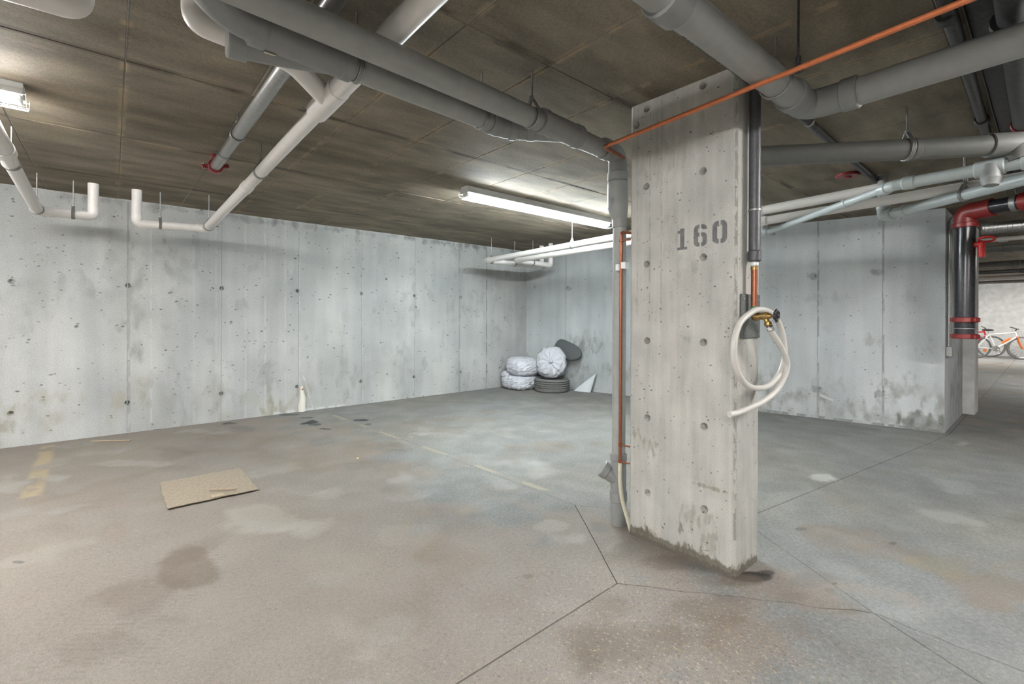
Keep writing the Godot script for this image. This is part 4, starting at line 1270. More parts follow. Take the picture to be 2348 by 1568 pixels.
func build_white_drains() -> void:
	var r := 0.0445
	var w3 := white_run("white drain from the long wall crossing above the grey runs, beside galvanised pipe", [
		Vector3(-6.47, CEIL, -0.20), Vector3(-6.47, 2.385, -0.20), Vector3(-6.32, 2.39, -0.82), Vector3(-4.5, 2.492, -0.87), Vector3(-2.75, 2.59, -0.905), Vector3(-0.9, 2.682, -0.95), Vector3(4.45, 2.685, -1.0)],
		[r, r * 0.95, r, r, 0.055, 0.055], [[Vector3(-6.42, 2.387, -0.40), Vector3(0, 0, 1), r * 0.9], [Vector3(-6.2, 2.396, -0.824), Vector3.RIGHT, r], [Vector3(-4.05, 2.517, -0.88), Vector3.RIGHT, r]], Vector3(-6.47, 2.385, -0.2))
	# the branch from a drop near the grey drains
	var bp := [Vector3(-2.385, CEIL, -0.265), Vector3(-2.385, 2.65, -0.265), Vector3(-2.42, 2.64, -0.66), Vector3(-2.62, 2.60, -0.895)]
	var st := begin()
	tube(st, fillet(bp, 0.08, 8), 0.052, 20)
	obj("branch", st, M.white_pvc, w3)
	fitting("wye", Vector3(-2.62, 2.597, -0.907), Vector3(1, 0.055, -0.02), 0.30, 0.062, M.white_pvc, w3)
	white_run("white drain from the long wall passing under the end of a caged light", [
		Vector3(-6.47, CEIL, 0.15), Vector3(-6.47, 2.41, 0.15), Vector3(-6.44, 2.40, 0.55), Vector3(-4.6, 2.50, 0.555), Vector3(-1.4, 2.66, 0.57), Vector3(4.45, 2.685, 0.62)],
		[r, r * 0.95, r, 0.055, 0.055], [[Vector3(-6.45, 2.405, 0.30), Vector3(0, 0, 1), r * 0.9], [Vector3(-6.35, 2.405, 0.55), Vector3.RIGHT, r], [Vector3(-4.9, 2.484, 0.554), Vector3.RIGHT, r]], Vector3(-6.47, 2.41, 0.15))
	# a twin drop on the other side of the form joint
	var tv := thing("white_drain_pipe", "stub of white pipe with a rounded bend, dropping from the slab above the caged light", "pipe", Vector3(-2.585, 2.64, 0.05))
	var sv := begin()
	tube(sv, fillet([Vector3(-2.585, CEIL, 0.11), Vector3(-2.585, 2.645, 0.11), Vector3(-2.59, 2.64, 0.40), Vector3(-2.59, 2.625, 0.50)], 0.08, 8), 0.052, 20)
	obj("pipe", sv, M.white_pvc, tv)
	# two runs through the far corner
	var r5 := 0.043
	white_run("white drain in the far corner, the outer of two bent runs", [
		Vector3(-6.36, CEIL, -6.22), Vector3(-6.36, 2.35, -6.22), Vector3(-6.31, 2.35, -4.84), Vector3(-1.9, 2.445, -4.82), Vector3(4.4, 2.62, -4.7)],
		[r5, r5, r5, r5], [[Vector3(-6.30, 2.35, -4.95), Vector3(0, 0, 1), r5], [Vector3(-6.32, 2.35, -5.5), Vector3(0, 0, 1), r5], [Vector3(-4.34, 2.39, -4.83), Vector3.RIGHT, r5], [Vector3(-2.95, 2.42, -4.825), Vector3.RIGHT, r5]], Vector3(-6.36, 2.35, -6.22))
	white_run("white drain in the far corner, the inner of two bent runs", [
		Vector3(-6.05, CEIL, -6.15), Vector3(-6.05, 2.35, -6.15), Vector3(-5.97, 2.35, -5.21), Vector3(-2.0, 2.415, -5.20), Vector3(4.4, 2.56, -5.05)],
		[r5, r5, r5, r5], [[Vector3(-6.0, 2.35, -5.65), Vector3(0, 0, 1), r5], [Vector3(-0.45, 2.45, -5.16), Vector3.RIGHT, r5]], Vector3(-6.05, 2.35, -6.15))

func build_metal_pipes() -> void:
	# galvanised sprinkler branch with a red grooved coupling on its end
	var t := thing("sprinkler_pipe", "galvanised sprinkler pipe ending in a red grooved coupling", "pipe", Vector3(-4.46, 2.61, -0.635))
	var r := 0.039
	var sy := 2.61
	straight("pipe", Vector3(-4.45, sy, -0.635), Vector3(4.45, sy + 0.09, -0.70), r, M.steel_pipe, t)
	var cp := begin()
	sleeve(cp, Vector3(-4.46, sy, -0.635), Vector3.RIGHT, 0.06, 0.056)
	for sgn: float in [-1.0, 1.0]:
		bx(cp, Vector3(-0.024, -0.016, -0.03), Vector3(0.024, 0.016, 0.03), 0.005, Transform3D(Basis(Vector3.RIGHT, 0.3), Vector3(-4.46, sy - 0.012 * sgn, -0.635 + 0.066 * sgn)))
	var cpo := obj("coupling", cp, M.red_paint, t)
	var bo := begin()
	for sgn: float in [-1.0, 1.0]:
		sleeve(bo, Vector3(-4.445, sy - 0.012 * sgn, -0.635 + 0.08 * sgn), Vector3.UP, 0.05, 0.007, 6)
	obj("bolt", bo, M.galv, cpo)
	var hd := begin()
	tube(hd, [Vector3(-4.50, sy, -0.635), Vector3(-4.52, CEIL - 0.02, -0.635)], 0.016, 10)
	sleeve(hd, Vector3(-4.52, CEIL - 0.03, -0.635), Vector3.UP, 0.012, 0.028, 12)
	obj("sprinkler_head", hd, M.red_paint, t)
	fitting("band", Vector3(-4.06, sy, -0.637), Vector3.RIGHT, 0.012, r + 0.003, M.galv, t)
	hanger(t, Vector3(-3.6, sy + 0.008, -0.641), Vector3.RIGHT, r)
	hanger(t, Vector3(-2.2, sy + 0.022, -0.651), Vector3.RIGHT, r)

	# copper water line across the face of the column
	var c := thing("copper_pipe", "bright copper water pipe slanting across the upper face of the column", "pipe", Vector3(-1.82, 2.46, -2.33))
	var a := Vector3(-1.80, 2.452, -2.305)
	var b := Vector3(0.05, 2.44, -2.09)
	straight("pipe", a, b.lerp(a, -0.9), 0.0115, M.copper_bright, c)
	var e := begin()
	tube(e, fillet([a + (b - a).normalized() * 0.03, a + Vector3(-0.012, 0, -0.003), Vector3(-1.822, 2.448, -2.42)], 0.018, 6), 0.0135, 12)
	obj("elbow", e, M.copper, c)
	straight("pipe", Vector3(-1.82, 2.449, -2.40), Vector3(-1.828, 2.44, -2.535), 0.0115, M.copper, c)
	var cl := begin()
	sleeve(cl, Vector3(-0.70, 2.449, -2.19), (b - a), 0.03, 0.02, 12)
	tube(cl, [Vector3(-0.70, 2.46, -2.19), Vector3(-0.70, CEIL + 0.004, -2.19)], 0.005, 8)
	sleeve(cl, Vector3(-0.70, 2.487, -2.19), Vector3.UP, 0.035, 0.011, 6)
	obj("hanger", cl, M.dark_steel, c)
	# the thin copper riser clipped beside the grey stack
	var cr := thing("copper_riser", "thin copper riser clipped to the column edge beside the grey stack, cream sleeve below", "pipe", Vector3(-1.846, 0, -2.54))
	var rx := -1.846
	var rz := -2.535
	var q := begin()
	tube(q, fillet([Vector3(-1.81, 1.985, -2.74), Vector3(-1.83, 1.96, -2.62), Vector3(rx, 1.955, rz), Vector3(rx, 1.86, rz), Vector3(rx, 0.42, rz)], 0.02, 6), 0.0105, 12)
	obj("pipe", q, M.copper, cr)
	for y: float in [1.90, 0.56, 0.45]:
		var cf := begin()
		sleeve(cf, Vector3(rx, y, rz), Vector3.UP, 0.022, 0.0145, 12)
		tube(cf, [Vector3(rx, y, rz), Vector3(COL_L, y, rz - 0.01)], 0.006, 8)
		obj("clip", cf, M.copper, cr)
	var sl := begin()
	tube(sl, spline([Vector3(rx, 0.44, rz), Vector3(rx, 0.33, rz), Vector3(rx + 0.01, 0.2, rz - 0.01), Vector3(rx + 0.045, 0.06, rz - 0.03), Vector3(rx + 0.06, -0.002, rz - 0.04)]), 0.0135, 12)
	obj("sleeve", sl, M.cream, cr)
	for k: Array in [[-1.822, 1.735, 0.03], [-1.868, 1.725, 0.022]]:
		var bk := begin()
		bx(bk, Vector3(k[0] - k[2] / 2, k[1] - 0.022, -2.56), Vector3(k[0] + k[2] / 2 + 0.006, k[1] + 0.022, -2.515), 0.004)
		obj("bracket", bk, M.white_metal, cr)

	# dark supply pipe down the flank of the column to the hose valve
	var h := thing("hose_tap", "dark pipe with copper tail and brass hose valve on the column flank", "tap", Vector3(-1.06, 1.4, -2.66))
	var px := -1.058
	var pz := -2.655
	straight("supply_pipe", Vector3(px, CEIL + 0.004, pz), Vector3(px, 1.72, pz), 0.029, M.black, h)
	fitting("coupling", Vector3(px, 1.735, pz), Vector3.UP, 0.06, 0.034, M.black, h)
	fitting("clamp", Vector3(px, 1.985, pz), Vector3.UP, 0.014, 0.032, M.galv, h)
	fitting("collar", Vector3(px, 1.692, pz), Vector3.UP, 0.024, 0.021, M.white_metal, h)
	fitting("brass_nut", Vector3(px, 1.668, pz), Vector3.UP, 0.026, 0.0185, M.brass, h)
	straight("copper_tail", Vector3(px, 1.66, pz), Vector3(px, 1.42, pz), 0.0165, M.copper, h)
	fitting("corroded_ring", Vector3(px, 1.45, pz), Vector3.UP, 0.03, 0.0175, M.patina, h)
	var v := begin()
	var vz := pz - 0.004
	tube(v, [Vector3(px - 0.01, 1.405, vz), Vector3(px, 1.405, vz), Vector3(px + 0.015, 1.405, vz), Vector3(px + 0.03, 1.406, vz), Vector3(px + 0.05, 1.407, vz), Vector3(px + 0.07, 1.408, vz), Vector3(px + 0.085, 1.409, vz)], [0.018, 0.024, 0.024, 0.018, 0.022, 0.02, 0.012], 16)
	tube(v, [Vector3(px + 0.055, 1.40, vz), Vector3(px + 0.068, 1.372, vz)], 0.013, 12)
	var vo := obj("valve_body", v, M.brass, h)
	fitting("valve_outlet", Vector3(px + 0.070, 1.366, vz), Vector3(0.3, -1, 0), 0.024, 0.0185, M.brass, h)
	straight("stem", Vector3(px + 0.08, 1.409, vz), Vector3(px + 0.115, 1.411, vz), 0.006, M.brass, vo)
	var hw := begin()
	var hc := Vector3(px + 0.112, 1.411, vz)
	var ring := []
	for k in 25:
		var aa := TAU * k / 24.0
		var rr := 0.026 + 0.004 * cos(aa * 6)
		ring.append(hc + Vector3(0, cos(aa) * rr, sin(aa) * rr))
	tube(hw, ring, 0.007, 8, false)
	for k in 3:
		var aa := TAU * k / 6.0
		tube(hw, [hc + Vector3(0, cos(aa) * 0.026, sin(aa) * 0.026), hc - Vector3(0, cos(aa) * 0.026, sin(aa) * 0.026)], 0.005, 8)
	sleeve(hw, hc, Vector3.RIGHT, 0.02, 0.01, 10)
	obj("handwheel", hw, M.black_gloss, h)
	# the steel plate behind it
	var pl := begin()
	bx(pl, Vector3(-1.10, 1.285, -2.815), Vector3(-1.088, 1.528, -2.575), 0.004)
	var po := obj("wall_plate", pl, M.plate)
	tag(po, "grey steel plate fixed to the column flank behind the hose valve", "plate")
	for q2: Array in [[1.5, -2.6], [1.31, -2.6], [1.5, -2.79], [1.31, -2.79]]:
		fitting("screw", Vector3(-1.087, q2[0], q2[1]), Vector3.RIGHT, 0.006, 0.006, M.galv, po)
	# the hose: leaves the outlet, hangs in one loop over the valve, ends below
	var ho := thing("hose", "coiled white braided hose hanging from the brass valve on the column", "hose", Vector3(-1.0, 0.9, -2.6))
	var pts := [Vector3(-0.982, 1.352, vz), Vector3(-0.975, 1.32, vz - 0.02), Vector3(-0.965, 1.22, -2.80), Vector3(-0.96, 1.13, -2.855), Vector3(-0.975, 1.03, -2.80), Vector3(-0.995, 0.965, -2.68), Vector3(-1.02, 0.93, -2.52), Vector3(-1.04, 0.915, -2.40), Vector3(-1.055, 0.912, -2.355)]
	var lp := [Vector3(-1.0, 1.40, -2.80), Vector3(-1.0, 1.432, -2.70), Vector3(-1.015, 1.442, -2.61), Vector3(-1.02, 1.425, -2.52), Vector3(-1.03, 1.365, -2.405), Vector3(-1.03, 1.25, -2.345), Vector3(-1.03, 1.13, -2.385), Vector3(-1.025, 1.05, -2.49), Vector3(-1.01, 1.025, -2.61), Vector3(-1.0, 1.035, -2.72), Vector3(-0.99, 1.085, -2.83), Vector3(-0.985, 1.17, -2.885), Vector3(-0.985, 1.27, -2.875), Vector3(-0.992, 1.35, -2.84), Vector3(-1.0, 1.40, -2.80)]
	var hs := begin()
	tube(hs, spline(pts, 8), 0.0155, 14)
	obj("free_end", hs, M.hose, ho)
	var h2 := begin()
	tube(h2, spline(lp, 8), 0.0155, 14, false)
	obj("loop", h2, M.hose, ho)
	fitting("ferrule", Vector3(-0.979, 1.342, vz - 0.006), Vector3(0.15, -1, -0.35), 0.035, 0.0175, M.chrome, ho)

	# thin dark conduit under the slab, and the pale pipes behind the column
	var dc := thing("conduit", "thin dark conduit strapped along the slab towards a red disc", "conduit", Vector3(-1.075, 2.70, -3.3))
	straight("tube", Vector3(-1.06, 2.715, -2.9), Vector3(-1.10, 2.715, -5.62), 0.026, M.dark_steel, dc)
	fitting("strap", Vector3(-1.066, 2.715, -3.55), Vector3.FORWARD, 0.03, 0.0305, M.galv, dc)
	var dd := begin()
	sleeve(dd, Vector3(-1.25, CEIL - 0.012, -5.22), Vector3.UP, 0.03, 0.095, 24)
	var dk := obj("ceiling_disc", dd, M.red_paint)
	tag(dk, "small red disc fixed flat on the slab beside the dark conduit", "disc")
	var ea := begin()
	sleeve(ea, Vector3(-1.25, CEIL - 0.033, -5.22), Vector3.UP, 0.014, 0.03, 16)
	obj("cap", ea, M.red_paint, dk)

	var g1 := thing("pale_drain_pipe", "pale grey pipe slanting down to a bracketed end, crossing the white drains", "pipe", Vector3(-2.2, 2.4, -5.8))
	var ga := Vector3(-2.09, 2.345, -5.53)
	var gb := Vector3(-0.741, 2.355, -4.26)
	var gc := Vector3(-0.113, 2.35, -4.18)
	straight("pipe", ga, gb, 0.03, M.pale_pvc, g1)
	straight("pipe", gb, gc + (gc - gb) * 5.0, 0.04, M.pale_pvc, g1)
	elbow(gb, gb - ga, gc - gb, 0.05, 0.034, M.pale_pvc, g1, 0.07)
	fitting("coupling", ga.lerp(gb, 0.72), gb - ga, 0.05, 0.036, M.pale_pvc, g1)
	fitting("tee", Vector3(-0.255, 2.351, -4.198), gc - gb, 0.14, 0.052, M.pale_pvc, g1)
	fitting("coupling", Vector3(-0.095, 2.35, -4.178), gc - gb, 0.05, 0.05, M.pale_pvc, g1)
	var vent := begin()
	tube(vent, [Vector3(-0.247, 2.365, -4.19), Vector3(-0.249, 2.28, -4.18), Vector3(-0.25, 2.235, -4.175)], [0.052, 0.052, 0.038], 18)
	obj("tee_mouth", vent, M.grey_fit, g1)
	var br := begin()
	bx(br, Vector3(-2.15, 2.31, -5.58), Vector3(-2.0, 2.42, -5.57), 0.004)
	obj("end_bracket", br, M.pale_pvc, g1)
	elbow(ga, Vector3(0.2, -1, -0.2), gb - ga, 0.05, 0.03, M.pale_pvc, g1, 0.04)
	straight("pipe", ga + Vector3(-0.02, 0.1, 0.02), Vector3(-2.14, CEIL - 0.001, -5.48), 0.03, M.pale_pvc, g1)
	var g2 := thing("pale_drain_pipe", "pale grey pipe rising from an upturned elbow before the back wall", "pipe", Vector3(-1.1, 2.4, -5.75))
	var ha := Vector3(-1.037, 2.36, -5.50)
	var hb := Vector3(-0.143, 2.365, -4.794)
	straight("pipe", ha + (hb - ha).normalized() * 0.08, hb + (hb - ha) * 2.0, 0.043, M.pale_pvc, g2)
	elbow(ha, Vector3.DOWN, hb - ha, 0.06, 0.043, M.pale_pvc, g2, 0.05)
	straight("pipe", ha + Vector3(0, 0.1, 0), Vector3(ha.x, CEIL, ha.z), 0.043, M.grey_fit, g2)
	fitting("coupling", ha.lerp(hb, 0.2), hb - ha, 0.05, 0.05, M.pale_pvc, g2)
	fitting("coupling", ha.lerp(hb, 0.66), hb - ha, 0.02, 0.047, M.pale_pvc, g2)
	hanger(g2, ha.lerp(hb, 0.66), hb - ha, 0.043)

func build_aisle_services() -> void:
	# dark services along the aisle
	for k: Array in [[-0.285, 2.70, 0.026, "dark steel conduit along the slab at the edge of the aisle"], [-0.105, 2.668, 0.05, "thick dark steel pipe along the aisle beside a conduit"], [0.14, 2.668, 0.05, "thick dark steel pipe along the aisle, farther from the conduit"]]:
		var t := thing("steel_pipe", k[3], "pipe", Vector3(k[0], k[1], -2.5))
		straight("pipe", Vector3(k[0] + 0.01, k[1], -1.2), Vector3(k[0] - 0.03, k[1], -6.45), k[2], M.dark_steel, t)
		for z: float in [-3.0, -4.6, -6.0]:
			fitting("coupling", Vector3(k[0] - 0.015, k[1], z - k[0]), Vector3.FORWARD, 0.06, k[2] + 0.012, M.red_paint if k[0] > -0.2 and z < -4 and z > -5 else M.dark_steel, t)
	var tr := thing("added_dark_sheet", "black metal sheet added flat under the slab to darken it over the aisle", "dark sheet", Vector3(0.0, 2.72, -3.0))  # invented sheet, added so the slab reads dark between the pipes
	var st := begin()
	bx(st, Vector3(-0.25, 2.728, -7.2), Vector3(0.36, 2.744, -1.2), 0.002)
	obj("pan", st, M.dark_steel, tr)
	for x: float in [-0.25, 0.352]:
		var s := begin()
		bx(s, Vector3(x, 2.70, -7.2), Vector3(x + 0.008, 2.729, -1.2), 0.002)
		obj("lip", s, M.dark_steel, tr)
	# standpipe with red grooved couplings
	var sp := thing("fire_standpipe", "black fire standpipe with red grooved couplings at the end of the back wall", "pipe", Vector3(-0.62, 1.18, -7.1))
	var x0 := -0.62
	var z0 := -7.1
	straight("pipe", Vector3(x0, 1.2, z0), Vector3(x0, 2.44, z0), 0.088, M.black_gloss, sp)
	for y: float in [1.385, 1.205]:
		var c := begin()
		sleeve(c, Vector3(x0, y, z0), Vector3.UP, 0.055, 0.112)
		for sgn: float in [-1.0, 1.0]:
			bx(c, Vector3(-0.03, -0.022, -0.03), Vector3(0.03, 0.022, 0.03), 0.006, Transform3D(Basis(Vector3.UP, 0.8), Vector3(x0 + 0.09 * sgn, y, z0 + 0.09 * sgn)))
		obj("coupling", c, M.red_paint, sp)
	fitting("clamp", Vector3(x0, 1.29, z0), Vector3.UP, 0.012, 0.093, M.galv, sp)
	var e := begin()
	tube(e, fillet([Vector3(x0, 2.42, z0), Vector3(x0, 2.56, z0), Vector3(x0 + 0.22, 2.57, z0 + 0.1)], 0.12, 8), 0.096, 20)
	sleeve(e, Vector3(x0, 2.42, z0), Vector3.UP, 0.05, 0.112)
	obj("elbow", e, M.red_paint, sp)
	straight("pipe", Vector3(x0 + 0.2, 2.57, z0 + 0.1), Vector3(x0 + 0.5, 2.575, z0 + 0.22), 0.075, M.black_gloss, sp)
	fitting("coupling", Vector3(x0 + 0.38, 2.573, z0 + 0.17), Vector3(1, 0, 0.4), 0.05, 0.085, M.galv, sp)
	var tee := begin()
	tube(tee, [Vector3(x0 + 0.42, 2.57, z0 + 0.2), Vector3(x0 + 1.2, 2.58, z0 + 0.5)], 0.092, 20)
	obj("tee", tee, M.red_paint, sp)
	# hose valve on the standpipe
	var va := begin()
	tube(va, [Vector3(x0 + 0.07, 2.20, z0 + 0.02), Vector3(x0 + 0.15, 2.20, z0 + 0.05)], 0.03, 14)
	tube(va, [Vector3(x0 + 0.13, 2.21, z0 + 0.04), Vector3(x0 + 0.13, 2.06, z0 + 0.04)], 0.028, 14)
	var vo := obj("hose_valve", va, M.bright_red, sp)
	var hw := begin()
	var ring := []
	for k in 21:
		ring.append(Vector3(x0 + 0.17, 2.245, z0 + 0.05) + Vector3(cos(TAU * k / 20) * 0.06, sin(TAU * k / 20) * 0.02, sin(TAU * k / 20) * 0.06))
	tube(hw, ring, 0.012, 8, false)
	obj("handwheel", hw, M.bright_red, vo)
	# conduits up the end of the wall
	for k: Array in [[-0.80, -7.80, 0.016, "slim metal conduit up the wall end, nearer the wall's arris"], [-0.80, -7.92, 0.016, "slim metal conduit up the wall end, farther from the arris"]]:
		var c2 := thing("conduit", k[3], "conduit", Vector3(k[0], 0, k[1]), "conduits up the wall end")
		var s := begin()
		tube(s, fillet([Vector3(-0.822, 1.02, k[1]), Vector3(-0.822, 2.62, k[1]), Vector3(-0.70, 2.70, k[1])], 0.08, 6), k[2], 12)
		obj("tube", s, M.galv, c2)
	var sb := begin()
	bx(sb, Vector3(-0.846, 0.93, -7.97), Vector3(-0.785, 1.06, -7.77), 0.006)
	tag(obj("junction_box", sb, M.galv), "small metal junction box low on the conduits at the wall end", "junction box")
	# spiral duct
	var du := thing("spiral_duct", "ribbed silver spiral duct behind the black standpipe", "duct", Vector3(-0.45, 2.45, -7.6))
	var a := Vector3(-0.52, 2.42, -7.5)
	var b := Vector3(0.9, 2.44, -7.75)
	straight("duct", a, b, 0.065, M.galv, du)
	var rib := begin()
	for k in 40:
		sleeve(rib, a.lerp(b, (k + 0.5) / 40.0), b - a, 0.008, 0.0685, 18)
	obj("rib", rib, M.galv, du)
	# pipes across the far aisle
	var far := [[-9.6, 2.53, 0.03, M.white_pvc, "cream"], [-10.8, 2.52, 0.055, M.grey_pvc, "grey"], [-13.6, 2.50, 0.06, M.grey_fit, "dull grey"], [-17.2, 2.60, 0.05, M.dark_steel, "dark"], [-19.0, 2.55, 0.07, M.white_pvc, "white"], [-20.5, 2.52, 0.05, M.galv, "silver"]]
	var words := ["nearest behind the standpipe", "second behind the standpipe", "third behind the standpipe", "fourth behind the standpipe", "fifth behind the standpipe", "before the wall with bicycles"]
	for k in far.size():
		var f: Array = far[k]
		var t := thing("cross_pipe", "%s pipe crossing the far aisle, %s" % [f[4], words[k]], "pipe", Vector3(-0.6, f[1], f[0]))
		straight("pipe", Vector3(-0.69 if k == 0 else -3.0, f[1] - 0.02, f[0] + 0.2), Vector3(4.4, f[1] + 0.05, f[0] - 0.4), f[2], f[3], t)
		fitting("coupling", Vector3(-0.45, f[1] - 0.0, f[0]), Vector3.RIGHT, 0.1, f[2] + 0.01, f[3], t)

# ---------------------------------------------------------------- things on the floor
func lump(c: Vector3, size: Vector3, expo: float, folds: int, wrinkle: float, sd: int, tilt := Basis(), pinch := 0.0) -> SurfaceTool:
	# a taut plastic bag: a rounded body, creased by the film gathered at the knot
	var f := FastNoiseLite.new()
	f.seed = sd
	f.frequency = 2.6
	f.fractal_octaves = 3
	var st := begin()
	var U := 56
	var V := 34
	var P := []
	for j in V + 1:
		var row := []
		var ph := PI * j / V
		for i in U:
			var th := TAU * i / U
			var d := Vector3(sin(ph) * cos(th), cos(ph), sin(ph) * sin(th))
			var m := pow(pow(absf(d.x), expo) + pow(absf(d.y), expo) + pow(absf(d.z), expo), -1.0 / expo)
			var k := m * (1.0 + wrinkle * f.get_noise_3d(d.x * 2, d.y * 2, d.z * 2) - wrinkle * 1.1 * (1.0 - minf(1.0, absf(f.get_noise_3d(d.x * 1.1 + 5.0, d.y * 1.7, d.z * 1.1)) * 7.0)))
			var gather := pow(sin(ph), 0.5) * (1.0 - sin(ph) * 0.7)
			k *= 1.0 + 0.075 * gather * sin(th * folds + 2.0 * f.get_noise_2d(th, ph))
			k *= 1.0 + pinch * 0.8 * exp(-pow((ph - 0.45) / 0.35, 2.0)) * sin(th * folds) * 0.5
			k *= 1.0 - pinch * exp(-pow(ph / 0.3, 2.0))
			row.append(c + tilt * (d * k * size))
		P.append(row)
	for j in V:
		for i in U:
			var n := (i + 1) % U
			quad(st, P[j][i], P[j][n], P[j + 1][n], P[j + 1][i], 1)
	return st

func build_corner_pile() -> void:
	# a bare tyre lying flat
	var c := Vector3(-6.14, 0, -6.29)
	var t := thing("tyre", "bare black tyre lying flat on the floor under a white bag", "tyre", c)
	var st := begin()
	var prof := [[0.215, 0.03], [0.25, 0.004], [0.30, 0.0], [0.322, 0.02], [0.33, 0.05]]
	for k in 4:   # ribs and grooves of the tread
		var y := 0.052 + k * 0.038
		prof += [[0.332, y], [0.332, y + 0.024], [0.312, y + 0.0255], [0.312, y + 0.0365]]
	prof += [[0.33, 0.205], [0.322, 0.225], [0.30, 0.245], [0.25, 0.241], [0.215, 0.215], [0.20, 0.19], [0.20, 0.055], [0.215, 0.03]]
	var n := 48
	for k in n:
		var a0 := TAU * k / n
		var a1 := TAU * (k + 1) / n
		for s in prof.size() - 1:
			var p: Array = prof[s]
			var q: Array = prof[s + 1]
			quad(st, c + Vector3(cos(a0) * p[0], p[1], sin(a0) * p[0]), c + Vector3(cos(a1) * p[0], p[1], sin(a1) * p[0]), c + Vector3(cos(a1) * q[0], q[1], sin(a1) * q[0]), c + Vector3(cos(a0) * q[0], q[1], sin(a0) * q[0]), s + 1)
	obj("casing", st, M.rubber, t)
	# bagged tyres
	var b1 := thing("bagged_tyre", "white bag on the floor beside the tyre, under another bag", "bag", Vector3(-6.74, 0, -6.02))
	obj("bag", lump(Vector3(-6.74, 0.131, -6.02), Vector3(0.30, 0.135, 0.30), 4.0, 17, 0.07, 3), M.bag, b1)
	var e1 := begin()
	var ear := lump(Vector3(-6.93, 0.26, -5.84), Vector3(0.09, 0.075, 0.10), 2.2, 7, 0.3, 9)
	obj("loose_film", ear, M.bag, b1)
	var b2 := thing("bagged_tyre", "white bag stacked on another bag against the corner", "bag", Vector3(-6.69, 0.27, -6.05))
	obj("bag", lump(Vector3(-6.69, 0.436, -6.05), Vector3(0.29, 0.175, 0.29), 3.2, 13, 0.08, 5, Basis(Vector3(0.3, 0, 1).normalized(), -0.06)), M.bag, b2)
	var b3 := thing("bagged_tyre", "tall knotted white bag propped upright on the bare tyre", "bag", Vector3(-6.2, 0.24, -6.3))
	var tilt := Basis(Vector3.UP, 0.62) * Basis(Vector3.RIGHT, PI / 2 - 0.2)
	obj("bag", lump(Vector3(-6.17, 0.535, -6.30), Vector3(0.285, 0.15, 0.30), 2.3, 11, 0.10, 8, tilt, 0.17), M.bag, b3)
	var kn := begin()
	var dirn := (tilt * Vector3(0, 1, 0)).normalized()
	var kp := Vector3(-6.17, 0.56, -6.30) + dirn * 0.13
	kp -= dirn * 0.05
	tube(kn, spline([kp, kp + dirn * 0.04 + Vector3(0.005, 0.01, 0), kp + dirn * 0.065 + Vector3(0.02, -0.012, 0), kp + dirn * 0.075 + Vector3(0.04, -0.05, 0.01)], 4), [0.03, 0.022, 0.017, 0.015, 0.015, 0.018, 0.024, 0.03, 0.034, 0.036, 0.034, 0.03, 0.018], 12)
	obj("knot", kn, M.bag, b3)
	# rounded dark slab leaning on the wall behind
	var ds := begin()
	var out := []
	for k in 40:
		var a := TAU * k / 40.0
		var u := signf(cos(a)) * pow(absf(cos(a)), 0.65) * 0.31
		var v := signf(sin(a)) * pow(absf(sin(a)), 0.75) * (0.17 - 0.05 * cos(a))
		out.append(Vector2(u, v))
	var bs := Basis(Vector3.UP, BACK_ANGLE) * Basis(Vector3.RIGHT, -0.28) * Basis(Vector3.BACK, -0.26)
	var dc := Vector3(-6.03, 0.745, -6.60)
	for k in 40:
		var m2 := (k + 1) % 40
		var lay := [[0.94, -0.03], [1.0, -0.018], [1.0, 0.018], [0.94, 0.03]]
		for s in 3:
			var A: Vector2 = out[k] * lay[s][0]
			var B: Vector2 = out[m2] * lay[s][0]
			var C: Vector2 = out[m2] * lay[s + 1][0]
			var D: Vector2 = out[k] * lay[s + 1][0]
			quad(ds, dc + bs * Vector3(A.x, A.y, lay[s][1]), dc + bs * Vector3(B.x, B.y, lay[s][1]), dc + bs * Vector3(C.x, C.y, lay[s + 1][1]), dc + bs * Vector3(D.x, D.y, lay[s + 1][1]), s + 1)
		for s: float in [-0.03, 0.03]:
			tri(ds, dc + bs * Vector3(0, 0, s * 1.1), dc + bs * Vector3(out[k].x * 0.94, out[k].y * 0.94, s), dc + bs * Vector3(out[m2].x * 0.94, out[m2].y * 0.94, s), 7)
	tag(obj("rubber_mat", ds, M.dark_plastic), "smooth dark grey rounded slab leaning behind the knotted bag", "mat")
	# clear film caught against the wall
	var sh := begin()
	var nrm := Vector3(sin(BACK_ANGLE), 0, cos(BACK_ANGLE))
	var w0 := CORNER + BACK_DIR * 1.22 + nrm * 0.16
	var rows := []
	for j in 7:
		var t2 := j / 6.0
		var row := []
		for i in 7:
			var s2 := i / 6.0
			var x := lerpf(0.42 * t2 + 0.02, 0.36 + 0.09 * t2, s2)
			row.append(w0 + BACK_DIR * x + Vector3.UP * (0.003 + 0.36 * t2) - nrm * (0.10 * t2 - 0.02 * sin(s2 * 5.0 + t2 * 3.0)))
		rows.append(row)
	for j in 6:
		for i in 6:
			for off: float in [0.0, 0.0016]:
				var q := [rows[j][i], rows[j + 1][i], rows[j + 1][i + 1], rows[j][i + 1]]
				for k in 4:
					q[k] += nrm * off
				quad(sh, q[0], q[1], q[2], q[3], 1)
	tag(obj("plastic_sheet", sh, M.sheet), "triangular scrap of pale plastic film leaning against the back wall", "plastic sheet")

